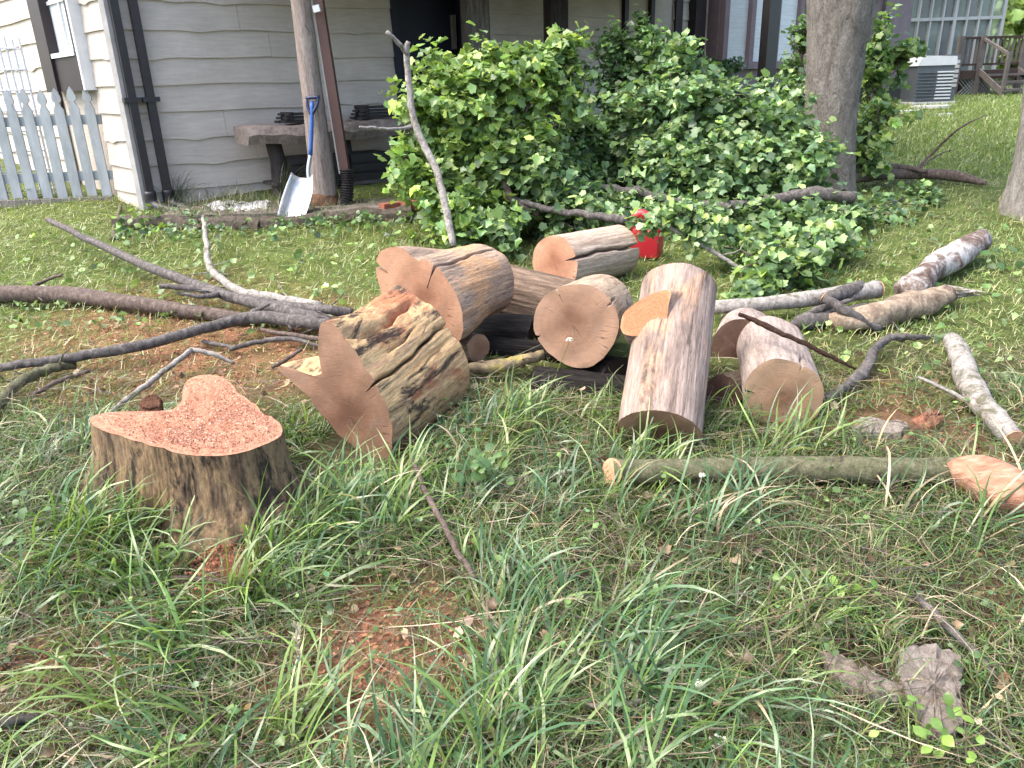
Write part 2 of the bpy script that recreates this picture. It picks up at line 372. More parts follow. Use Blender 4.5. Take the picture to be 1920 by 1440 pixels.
v_, f_ = join([wbox(fw(1262, 50)[0], fw(1268, 50)[0], 0, .05, BZ, 3.2)]); obj('window_post', v_, f_, M_plum, house)
# stone pier, plum bay with tall windows, second pier, plum corner
s0, s1 = fw(1321, 60, .1)[0], fw(1345, 60, .1)[0]
v_, f_ = join([wbox(s0, s1, -.2, .1, BZ-.3, 3.3)]); obj('stone_pier', v_, f_, M_stone, house)
bs0, bs1 = fw(1345, 100, .3)[0], fw(1497, 100, .3)[0]; bzb = fw(1400, 176, .3)[1]
v_, f_ = join([wbox(bs0, bs1, -.2, .29, bzb, 3.3)]); obj('bay', v_, f_, M_plum, house)
window(1352, 1490, None, 116, .32, 3, M_plum, 'window', .1)
v_, f_ = join([wbox(fw(1335, 100, .2)[0], fw(1720, 100, .2)[0], -.2, .12, BZ-.3, bzb-.02)]); obj('foundation', v_, f_, M_dark, house)
v_, f_ = join([wbox(fw(1505, 60, .1)[0], fw(1532, 60, .1)[0], -.2, .16, BZ-.3, 3.3)]); obj('stone_pier', v_, f_, M_stone, house)
ps0, ps1 = fw(1536, 100, .05)[0], fw(1690, 100, .05)[0]
v_, f_ = join([wbox(ps0, ps1, -.2, .05, bzb, 3.3)]); obj('wall', v_, f_, M_plum, house)
v_, f_ = join([wbox(ps1-.9, ps1+.05, .05, .12, bzb-.1, 3.3)]); obj('corner_panel', v_, f_, M_plum, house)
# roof over the porch and the main roof behind it
v_, f_ = join([wbox(.95, fw(1255, 60)[0], .0, 2.2, 2.74, 2.86)]); obj('porch_roof', v_, f_, M_roof, house)  # out of view; lowered and deepened past the posts to darken the wall
v_, f_ = prism([W(-.5, .45, 3.3), W(-.5, -3.4, 5.6), W(-.5, -7.2, 3.3)], U*(ps1+1)); obj('roof', v_, f_, M_roof, house)
# posts of the porch (part of the house)
sp_, zt_ = fw(1044, 60, .55)
for a_, b_, off, m in ((873, 914, .25, M_grwood), (1028, 1060, .55, M_dkwood), (1298, 1317, .10, M_dark)):
    q0, q1 = fw(a_, 60, off)[0], fw(b_, 60, off)[0]
    v_, f_ = join([wbox(q0, q1, off-.08, off+.05, BZ-.2, 3.0)]); obj('porch_post', v_, f_, m, house)
q0, q1 = fw(1438, 60, .9)[0], fw(1458, 60, .9)[0]
v_, f_ = join([wbox(q0, q1, .8, .92, BZ+.2, 3.0)]); obj('porch_post', v_, f_, M_black, house)
# porch slab
pl = gp(232, 424); 
zs_ = BZ + .02
P = [gp(300, 418, .02), gp(770, 404, .02), W(3.4, .02, 0), W(.35, .02, 0)]
P = [np.array((p[0], p[1], zs_)) for p in P]
t = NT('porch_floor'); v = t.coord(); c = t.ramp(t.noise(v, 5, 7, .75), [(.3, (.07, .06, .05)), (.5, (.16, .14, .12)), (.7, (.30, .27, .24))]); t.bump(t.noise(v, 40, 5, .7), .02); M_porch = t.base(c, .9, .1)
v_, f_ = prism([p-Z*.25 for p in P], Z*.25); obj('porch_floor', v_, f_, M_porch, house)
# black downspouts on the corner
for a_, b_, nm in ((214, 277, 'black downspout on the house corner beside the pale trim'), (247, 314, 'black downspout with a bent foot, right of the corner one')):
    s_b, _ = fw(b_, 350, .09); s_t, _ = fw(a_, 0, .09); sm = (s_b+s_t)/2
    d = thing('downspout', nm, 'downspout', W(sm, .09, BZ), group='black downspouts on the house corner')
    v_, f_ = join([wbox(sm-.033, sm+.033, .05, .115, BZ+.12, 3.2)]); obj('pipe', v_, f_, M_black, d)
    v_, f_ = tube([W(sm, .085, BZ+.16), W(sm+.01, .09, BZ+.05), W(sm+.08, .22, BZ-.0), W(sm+.14, .34, BZ-.02)], [.05, .052, .05, .05], 10, 5, .03); obj('elbow', v_, f_, M_black, d, smooth=True)
    zz = fw(265, 187, .12)[1]
    v_, f_ = join([wbox(sm-.07, sm+.07, .045, .122, zz-.02, zz+.02)]); obj('bracket', v_, f_, M_black, d)

# ------------------------------------------------------------------ porch: log post, downspout, shovel, bench
M_log_post = streaked('bare_log_post', [(.25, (0.151, 0.115, 0.098)), (.5, (0.312, 0.256, 0.227)), (.75, (0.454, 0.388, 0.351))], stain=(.10, .075, .06), stain_amt=.62)
pb = gp(612, 388)
pt = at(556, -60, pb[1]-.02)
post = thing('log_post', 'bare grey log post holding up the porch roof', 'post', pb)
d_ = pt-pb
v_, f_ = tube([pb-d_*.03, pb+d_*.3, pb+d_*.62, pb+d_*.9, pb+d_*1.35], [.115, .098, .085, .078, .075], 18, 8, .035); obj('shaft', v_, f_, M_log_post, post, smooth=True)
v_, f_ = tube([pb-d_*.03, pb+d_*.03, pb+d_*.09], [.135, .125, .098], 18, 5, .06); obj('rotten_base', v_, f_, plain('rotten_wood', (.20, .115, .075), .95, .1, 0, .5, 14, .02), post, smooth=True)
v_, f_ = join([bar(at(588, 18, pb[1]-.1), at(600, 15, pb[1]-.1), .05, .05)]); obj('insulator', v_, f_, M_white, post)
M_rbrown = plain('red_brown_metal', (.115, .062, .05), .5, .4, 0, .2, 5)
q0 = at(648, 325, pb[1]+.02); q1 = at(588, -60, pb[1]+.02)
dn = thing('downspout', 'red-brown downspout running down behind the log post', 'downspout', (q0[0], q0[1], BZ))
v_, f_ = join([bar(q0, q1+(q1-q0)*.25, .085, .075)]); obj('pipe', v_, f_, M_rbrown, dn)
v_, f_ = join([bar(q0+np.array((-.046, -.03, 0)), q1+(q1-q0)*.25+np.array((-.046, -.03, 0)), .012, .012)]); obj('seam', v_, f_, M_trim, dn)
# black ribbed drain hose at its foot
P = catmull([at(650, 318, pb[1]+.0), at(651, 345, pb[1]-.02), at(648, 375, pb[1]-.05), at(632, 408, pb[1]-.12)], 12)
prf = np.array([.062 if (i % 2) else .050 for i in range(len(P))])
v_, f_ = tube(P, prf, 14, 2, .0); obj('ribbed_hose', v_, f_, M_black, dn)
# shovel
M_blue = plain('blue_paint', (.025, .10, .34), .4, .5, 0, .15, 8)
M_alu = plain('scuffed_aluminium', (.50, .51, .53), .42, .5, .75, .25, 14, .002)
Ds = pb[1]-.22
sb = gp(545, 408)
sh = thing('scoop_shovel', 'aluminium scoop shovel with blue handle leaning on the log post', 'shovel', sb)
top = at(585, 190, Ds+.08); mid = at(580, 300, Ds-.02); neck = at(579, 338, Ds-.05)
v_, f_ = tube([top, at(584, 240, Ds+.04), at(582, 292, Ds)], [.016, .017, .018], 12, 4, .0); obj('handle', v_, f_, M_blue, sh, smooth=True)
v_, f_ = tube([at(582, 291, Ds), at(578, 318, Ds-.03), at(580, 345, Ds-.06), at(577, 362, Ds-.08)], [.017, .017, .019, .02], 12, 4, .0); obj('socket', v_, f_, M_alu, sh, smooth=True)
gl = [at(584, 215, Ds+.06), at(577, 200, Ds+.07), at(576, 184, Ds+.075)]; gr_ = [at(584, 215, Ds+.06), at(594, 198, Ds+.07), at(597, 182, Ds+.075)]
M_grip = plain('dark_blue_plastic', (.016, .026, .075), .4, .5, 0, .2, 9)
v_, f_ = join([tube(gl, [.016, .012, .011], 8, 4, 0), tube(gr_, [.016, .012, .011], 8, 4, 0), tube([gl[2]-np.array((.012, 0, 0)), gr_[2]+np.array((.012, 0, 0))], [.013, .013], 10, 4, 0)]); obj('d_grip', v_, f_, M_grip, sh, smooth=True)
# scoop: dished blade with rolled side walls
A, B, C_, D_ = at(540, 336, Ds-.02), at(600, 342, Ds-.02), at(522, 410, Ds-.30), at(574, 413, Ds-.30)
nu, nv_ = 12, 12; V = []
nb = unit(np.cross(B-A, C_-A)); nb = nb if np.dot(nb, CAM-A) > 0 else -nb
for j in range(nv_+1):
    for i in range(nu+1):
        u_, w_ = i/nu, j/nv_
        ue = (u_-.5)*(1-.35*(1-w_)**3) + .5
        p = (A*(1-ue)+B*ue)*(1-w_) + (C_*(1-ue)+D_*ue)*w_
        V.append(p + nb*(.060*abs(2*u_-1)**3 - .012 + .05*(1-w_)**4) + nb*.0025*math.sin(u_*22)*(.3 < w_))
Fs = [(j*(nu+1)+i, j*(nu+1)+i+1, (j+1)*(nu+1)+i+1, (j+1)*(nu+1)+i) for j in range(nv_) for i in range(nu)]
so = obj('scoop', V, Fs, M_alu, sh, smooth=True); so.modifiers.new('thick', 'SOLIDIFY').thickness = .004
# bench of a thick live-edged slab
M_slab = streaked('weathered_slab', [(.25, (0.134, 0.104, 0.089)), (.5, (0.250, 0.204, 0.178)), (.75, (0.375, 0.317, 0.279))], zs=1.0, scale=9)
nb0, nb1 = .14, .66
bz = fw(470, 248, .4)[1]
bn = thing('slab_bench', 'grey live-edged slab bench on log legs along the porch wall', 'bench', W(1.7, .4, BZ))
s0 = fw(452, 240, .4)[0]; s1 = fw(770, 250, .4)[0]
rs = np.random.default_rng(5); nS = 26; V = []
for i in range(nS+1):
    s_ = s0 + (s1-s0)*i/nS; e = min(1, i/2.5+.35); f0 = nb1 - .02*math.sin(i*.8) - .03*math.sin(i*.33+1) - (1-e)*.12; b0 = nb0+.02*math.sin(i*.9)+(1-e)*.1
    zt = bz + .01*math.sin(i*.7)
    V += [W(s_, b0, zt-.09), W(s_, b0, zt+.05), W(s_, (b0+f0)/2, zt+.054), W(s_, f0-.03, zt+.04), W(s_, f0, zt-.03+.008*math.sin(i*1.7)), W(s_, f0-.05, zt-.11)]
Fs = [(i*6+k, i*6+(k+1) % 6, (i+1)*6+(k+1) % 6, (i+1)*6+k) for i in range(nS) for k in range(6)] + [tuple(range(5, -1, -1)), tuple(nS*6+k for k in range(6))]
obj('slab', V, Fs, M_slab, bn)
for s_ in (s0+.28, (s0+s1)/2+.1, s1-.15):
    v_, f_ = tube([W(s_, .4, BZ), W(s_+.02, .4, (BZ+bz)/2), W(s_, .4, bz-.07)], [.075, .07, .075], 12, 4, .06); obj('leg', v_, f_, M_dkwood, bn, smooth=True)
v_, f_ = join([wbox(s0+.2, s1-.1, .22, .55, BZ+.14, BZ+.17)]); obj('shelf', v_, f_, M_dkwood, bn)
# stacks of dark slats on and under the bench
def slat_stack(label, s0, s1, n0, n1, z, nl):
    o = thing('slat_rack', label, 'rack', W((s0+s1)/2, (n0+n1)/2, z), group='dark slatted racks kept on the porch bench')
    for k in range(nl):
        for j in range(2):
            v_, f_ = join([wbox(s0+.02*k, s1-.03*k, n0+(n1-n0)*j/2+.01, n0+(n1-n0)*(j+.8)/2, z+k*.032, z+k*.032+.022)]); obj('slat', v_, f_, M_black, o)
    for e in (s0+.06, s1-.1):
        v_, f_ = join([wbox(e, e+.03, n0+.03, n1-.03, z+.001, z+nl*.032)]); obj('spacer', v_, f_, M_dkwood, o)
slat_stack('dark slatted rack lying on the bench left of the log post', fw(525, 225, .35)[0], fw(600, 225, .35)[0], .2, .5, bz+.062, 3)
slat_stack('taller dark slatted rack on the bench right of the red-brown downspout', fw(668, 225, .35)[0], fw(770, 220, .35)[0], .2, .5, bz+.062, 4)
slat_stack('dark slatted rack pushed under the bench', fw(655, 320, .45)[0], fw(725, 320, .45)[0], .25, .52, BZ+.175, 5)
M_crate = plain('dull_crate_board', (.10, .09, .082), .8, .2, 0, .35, 8)
cr = thing('wooden_crate', 'dark wooden crate standing under the bench beside the slatted rack', 'crate', W(s1-.6, .42, BZ))
for k in range(3):
    v_, f_ = join([wbox(s1-.8, s1-.25, .56, .575, BZ+.0+k*.04, BZ+.03+k*.04)]); obj('slat', v_, f_, M_crate, cr)
v_, f_ = join([wbox(s1-.8, s1-.25, .25, .555, BZ, BZ+.12)]); obj('box', v_, f_, M_crate, cr)
cr = thing('wooden_crate', 'black slatted crate added as dark fill under the left half of the bench', 'crate', W(s0+.55, .4, BZ))  # invented clutter that deepens the dark below the bench
for k in range(5):
    v_, f_ = join([wbox(s0+.36, s0+.82, .56, .575, BZ+.02+k*.075, BZ+.075+k*.075)]); obj('slat', v_, f_, M_black, cr)
v_, f_ = join([wbox(s0+.36, s0+.82, .22, .555, BZ, BZ+.38)]); obj('box', v_, f_, M_black, cr)
cr = thing('wooden_crate', 'tall black crate added as dark fill under the bench behind the log post', 'crate', W(s0+1.2, .4, BZ))  # another added box, black to darken the space below the slab
for k in range(4):
    v_, f_ = join([wbox(s0+.98, s0+1.42, .545, .56, BZ+.02+k*.09, BZ+.09+k*.09)]); obj('slat', v_, f_, M_black, cr)
v_, f_ = join([wbox(s0+.98, s0+1.42, .2, .54, BZ, BZ+.37)]); obj('box', v_, f_, M_black, cr)
# timber edging in front of the porch, stones, bricks
M_edge = streaked('rotting_edge_timber', [(.3, (.035, .03, .024)), (.6, (.11, .09, .07)), (.8, (.22, .19, .15))], zs=.8)
for a, b, lb in (((222, 425), (490, 428), 'rotting dark edging timber below the two black downspouts'), ((492, 426), (775, 412), 'rotting dark edging timber below the shovel and the log post')):
    pa, pb_ = gp(*a), gp(*b); rs = np.random.default_rng(int(a[0])); P = [pa + (pb_-pa)*k/6 + np.array((0, 0, .02+.012*rs.normal())) for k in range(7)]
    v_, f_ = tube(P, [.075+.008*rs.normal() for _ in P], 10, 4, .10); solo('edging_timber', lb, 'timber', v_, f_, M_edge, 'edging timbers of the porch bed', smooth=False)
M_brick = plain('terracotta_brick', (.27, .105, .07), .9, .15, 0, .3, 12, .006)
for k, (a, lb) in enumerate((((735, 386), 'terracotta brick on the porch edge next to the ribbed hose'), ((775, 383), 'terracotta brick on the porch edge nearest the leafy branches'))):
    p = gp(*a, .06); v_, f_ = obox(p-U*.13-Z*.03, U*(.22), N*.10, Z*.065); solo('brick', lb, 'brick', v_, f_, M_brick, 'terracotta bricks on the porch edge')
M_wstone = plain('white_stone', (.60, .59, .57), .9, .15, 0, .25, 14, .01)
rs = np.random.default_rng(3); parts = []
for _ in range(170):
    p = gp(rs.uniform(395, 500), rs.uniform(378, 402), .03); a = rs.uniform(.02, .05); 
    q = rs.normal(0, 1, (6, 3)); V = np.array([(1, 0, 0), (-1, 0, 0), (0, 1, 0), (0, -1, 0), (0, 0, .5), (0, 0, -.5)])*a*(1+.25*q)+p
    parts.append((V, [(0, 2, 4), (2, 1, 4), (1, 3, 4), (3, 0, 4), (2, 0, 5), (1, 2, 5), (3, 1, 5), (0, 3, 5)]))
v_, f_ = join(parts); solo('white_gravel', 'patch of white gravel beside the shovel scoop', 'gravel', v_, f_, M_wstone, kind='stuff')

# ------------------------------------------------------------------ picket fence and the trellis behind it
fa, fb = gp(-190, 392), gp(214, 372); fd = unit((fb-fa)*np.array((1, 1, 0))); fn = np.array((fd[1], -fd[0], 0)); FL = float(np.linalg.norm((fb-fa)[:2]))
fz = float(fb[2]); ft = float(at(190, 168, fb[1])[2])
fence = thing('picket_fence', 'white picket fence with pointed finials meeting the house corner', 'fence', ((fa+fb)/2))
def fp(s, z, off=0): return np.array((fa[0], fa[1], 0)) + fd*s + fn*off + Z*z
sp = .136; pw = .088; npk = int(FL/sp); H = ft-fz
prof = [(-.5, 0), (.5, 0), (.5, H-.19), (.34, H-.165), (.22, H-.14), (.22, H-.125), (.42, H-.115), (.45, H-.085), (.30, H-.04), (0, H), (-.30, H-.04), (-.45, H-.085), (-.42, H-.115), (-.22, H-.125), (-.22, H-.14), (-.34, H-.165), (-.5, H-.19)]
for k in range(npk):
    s_ = FL - .05 - k*sp; rs = np.random.default_rng(k); tl = rs.normal(0, .006); dz = rs.normal(0, .006)
    zb = fz + .03 + dz
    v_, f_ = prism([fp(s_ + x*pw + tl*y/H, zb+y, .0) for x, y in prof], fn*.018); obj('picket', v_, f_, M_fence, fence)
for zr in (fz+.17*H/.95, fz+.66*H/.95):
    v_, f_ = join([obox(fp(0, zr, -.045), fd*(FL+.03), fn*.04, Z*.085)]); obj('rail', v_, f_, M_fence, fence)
v_, f_ = prism([fp(0, fz-.12, .06), fp(FL+.02, fz-.12, .06), fp(FL+.02, fz+.03, .06), fp(0, fz+.03, .06)], fn*.05)
solo('edging_board', 'grey timber board along the foot of the picket fence', 'timber', v_, f_, M_grwood)
ta = at(-70, 200, 7.6); tb_ = at(64, 196, 7.9); th_ = 1.9; td = tb_-ta; tr = thing('trellis', 'white metal garden trellis behind the picket fence', 'trellis', (ta[0], ta[1], float(ground(ta[0], ta[1]))))
zt_ = float(at(30, 72, 7.7)[2]); zb_ = float(ground(ta[0], ta[1]))
for k in range(11):
    p = ta + td*k/10; v_, f_ = tube([(p[0], p[1], zb_), (p[0], p[1], zt_+.05*((k*37) % 3)/3)], [.012, .010], 6, 3, 0); obj('upright', v_, f_, M_white, tr)
for k in range(8):
    z_ = zb_ + (zt_-zb_)*(k+.6)/8; v_, f_ = tube([(ta[0], ta[1]-.01, z_), (tb_[0], tb_[1]-.01, z_)], [.008, .008], 6, 3, 0); obj('crossbar', v_, f_, M_white, tr)

# ------------------------------------------------------------------ far right: sunroom, air conditioner, deck, trees
M_wframe = plain('white_frame', (.34, .37, .37), .5, .4, 0, .1, 4)
sr = thing('sunroom', 'glass sunroom with white frames at the far end of the house', 'sunroom', at(1780, 175, 17.5))
x0, x1 = at(1690, 100, 17.5)[0], at(1868, 100, 17.5)[0]; zb_ = at(1780, 150, 17.5)[2]
v_, f_ = join([obox((x0, 17.5, 1.0), (x1-x0, 0, 0), (0, 3, 0), (0, 0, zb_-1.0))]); obj('base_wall', v_, f_, M_plum, sr)
v_, f_ = join([obox((x0, 18.3, zb_), (x1-x0-.1, 0, 0), (0, 2, 0), (0, 0, 3.4-zb_))]); obj('inner_wall', v_, f_, M_pane_dk, sr)
npn = 8
for k in range(npn):
    xa = x0 + (x1-x0)*k/npn; xb = x0 + (x1-x0)*(k+1)/npn
    v_, f_ = join([obox((xa+.03, 17.53, zb_+.04), (xb-xa-.06, 0, 0), (0, .01, 0), (0, 0, 3.3-zb_))]); obj('pane', v_, f_, M_glass if k % 2 else M_pane_dk, sr)
for k in range(npn+1):
    xa = x0 + (x1-x0)*k/npn; wd = .06 if k in (0, 4, 8) else .03
    v_, f_ = join([obox((xa-wd/2, 17.46, zb_), (wd, 0, 0), (0, .09, 0), (0, 0, 3.4-zb_))]); obj('mullion', v_, f_, M_wframe, sr)
for z_ in (zb_, zb_+1.15, 3.35):
    v_, f_ = join([obox((x0, 17.47, z_), (x1-x0, 0, 0), (0, .07, 0), (0, 0, .06))]); obj('rail', v_, f_, M_wframe, sr)
v_, f_ = join([obox((x0-.2, 17.2, 3.45), (x1-x0+.4, 0, 0), (0, 4, 0), (0, 0, .15))]); obj('roof', v_, f_, M_roof, sr)
# air conditioner
M_ac = plain('grey_enamel', (.11, .125, .135), .45, .4, .2, .15, 6); M_acw = plain('white_enamel', (.55, .57, .58), .45, .4, 0, .1, 5)
Da = 13.2; ab = at(1752, 180, Da); ab[2] = float(ground(ab[0], ab[1])); wA = (at(1790, 150, Da)-at(1716, 150, Da))[0]; hA = float(at(1750, 116, Da)[2]-ab[2])*.92; wA *= .92
ac = thing('air_conditioner', 'grey outdoor air conditioner with white louvres on a pad by the sunroom', 'air conditioner', ab)
o_ = at(1716, 178, Da); o_[2] = ab[2]
v_, f_ = join([obox(o_+np.array((-.05, -.05, 0)), (wA+.1, 0, 0), (0, wA, 0), (0, 0, .06))]); obj('pad', v_, f_, M_wstone, ac)
v_, f_ = join([obox(o_+np.array((0, .03, .06)), (wA, 0, 0), (0, wA*.8, 0), (0, 0, hA-.06))]); obj('cabinet', v_, f_, M_ac, ac)
for k in range(9):
    z_ = ab[2]+.1+(hA-.16)*k/9
    v_, f_ = join([obox(np.array((o_[0]+wA*.55, Da-.005, z_)), (wA*.42, 0, 0), (0, .04, 0), (0, 0, .022))]); obj('louvre', v_, f_, M_acw, ac)
    v_, f_ = join([obox(np.array((o_[0]+wA*.02, Da+.0, z_)), (wA*.5, 0, 0), (0, .035, 0), (0, 0, .014))]); obj('louvre', v_, f_, M_ac, ac)
v_, f_ = prism([o_+np.array((-.02, .0, hA)), o_+np.array((wA+.02, .0, hA)), o_+np.array((wA+.0, .0, hA+.13)), o_+np.array((.04, .0, hA+.15))], (0, wA*.8, 0)); obj('cover', v_, f_, M_acw, ac)
# small wall box next to it
q = at(1775, 130, Da+.9)
hv = thing('meter_box', 'beige slatted utility box behind the air conditioner', 'box', (q[0], q[1], float(ground(q[0], q[1]))))
v_, f_ = join([obox((q[0]-.02, q[1], 1.02), (.22, 0, 0), (0, .3, 0), (0, 0, at(1790, 102, Da+.9)[2]-1.02))]); obj('body', v_, f_, M_ac, hv)
for k in range(6):
    z_ = 1.28+k*.075
    v_, f_ = join([obox((q[0], q[1]-.02, z_), (.20, 0, 0), (0, .025, 0), (0, 0, .05))]); obj('slat', v_, f_, M_trim, hv)
for k, (a, sz, lb) in enumerate((((1745, 193), .32, 'long white stepping stone in the grass before the air conditioner'), ((1708, 194), .16, 'white stone left of the long stepping stone'), ((1775, 202), .09, 'small white stone in front of the long stepping stone'))):
    p = at(a[0], a[1], 12.6-.5*k); p[2] = float(ground(p[0], p[1])); rs = np.random.default_rng(k); n_ = 12; P = [p + np.array((math.cos(t_)*sz*(1+.15*rs.normal()), math.sin(t_)*sz*.6*(1+.15*rs.normal()), .0)) for t_ in np.arange(n_)*6.283/n_]
    v_, f_ = prism(P, (0, 0, .04)); solo('stepping_stone', lb, 'stone', v_, f_, M_wstone, 'pale stones in the far lawn')
# deck
M_deck = plain('brown_deck_wood', (.115, .103, .095), .8, .25, 0, .3, 6); M_deckd = plain('dark_deck_board', (.05, .035, .03), .8, .2, 0, .3, 6)
Dd = 16.6; dk = thing('deck', 'brown timber deck with a railing and steps beside the sunroom', 'deck', at(1860, 182, Dd))
xa, xb = at(1793, 140, Dd)[0], at(1985, 130, Dd)[0]; zt_ = float(at(1830, 131, Dd)[2]); gz_ = float(ground(xa, Dd))
v_, f_ = join([obox((xa, Dd, zt_-.05), (xb-xa, 0, 0), (0, 2.4, 0), (0, 0, .05))]); obj('floor', v_, f_, M_deck, dk)
v_, f_ = join([obox((xa, Dd-.03, zt_-.17), (xb-xa, 0, 0), (0, .028, 0), (0, 0, .16))]); obj('fascia', v_, f_, M_deckd, dk)
zr = float(at(1840, 73, Dd)[2])
for z_, h_ in ((zr, .045), (zt_+.08, .04)):
    v_, f_ = join([obox((xa, Dd+.0, z_), (xb-xa, 0, 0), (0, .07, 0), (0, 0, h_))]); obj('rail', v_, f_, M_deckd, dk)
nb_ = 22
for k in range(nb_):
    x_ = xa + (xb-xa)*(k+.3)/nb_; v_, f_ = join([obox((x_, Dd+.015, zt_+.12), (.03, 0, 0), (0, .03, 0), (0, 0, zr-zt_-.12))]); obj('baluster', v_, f_, M_deck, dk)
for px_ in (1796, 1836, 1915):
    x_ = at(px_, 120, Dd)[0]; v_, f_ = join([obox((x_-.05, Dd-.04, gz_-.1), (.1, 0, 0), (0, .1, 0), (0, 0, zr+.06-gz_+.1))]); obj('post', v_, f_, M_deck, dk)
sx0, sx1 = at(1832, 150, Dd)[0], at(1905, 150, Dd)[0]
for k in range(3):
    z_ = gz_ + (zt_-gz_)*(k+.7)/3.6; v_, f_ = join([obox((sx0, Dd-.95+k*.28, z_), (sx1-sx0, 0, 0), (0, .27, 0), (0, 0, .04))]); obj('tread', v_, f_, M_deck, dk)
for x_ in (sx0, sx1):
    v_, f_ = join([bar((x_, Dd-.95, gz_+.05), (x_, Dd+.0, zt_-.02), .03, .11)]); obj('stringer', v_, f_, M_deck, dk)
    v_, f_ = join([bar((x_, Dd-.9, gz_+.75), (x_, Dd+.0, zr+.0), .04, .05)]); obj('stair_rail', v_, f_, M_deck, dk)
    v_, f_ = join([obox((x_-.03, Dd-.95, gz_-.05), (.06, 0, 0), (0, .06, 0), (0, 0, .85))]); obj('newel', v_, f_, M_deck, dk)
parts = []
lx0, lx1, lz0_, lz1_ = xa+.03, xb, gz_-.02, zt_-.17
n_ = int((lx1-lx0)/.07)
for k in range(n_):
    for sgn in (1, -1):
        a = lx0 + k*.07; h_ = lz1_-lz0_; p0 = (a, Dd+.01+.006*sgn, lz0_ if sgn > 0 else lz1_); p1 = (a+h_, Dd+.01+.006*sgn, lz1_ if sgn > 0 else lz0_)
        parts.append(bar(p0, p1, .006, .02, (0, 1, 0)))
v_, f_ = join(parts); tag(obj('lattice_skirt', v_, f_, M_wframe, dk), kind='stuff')

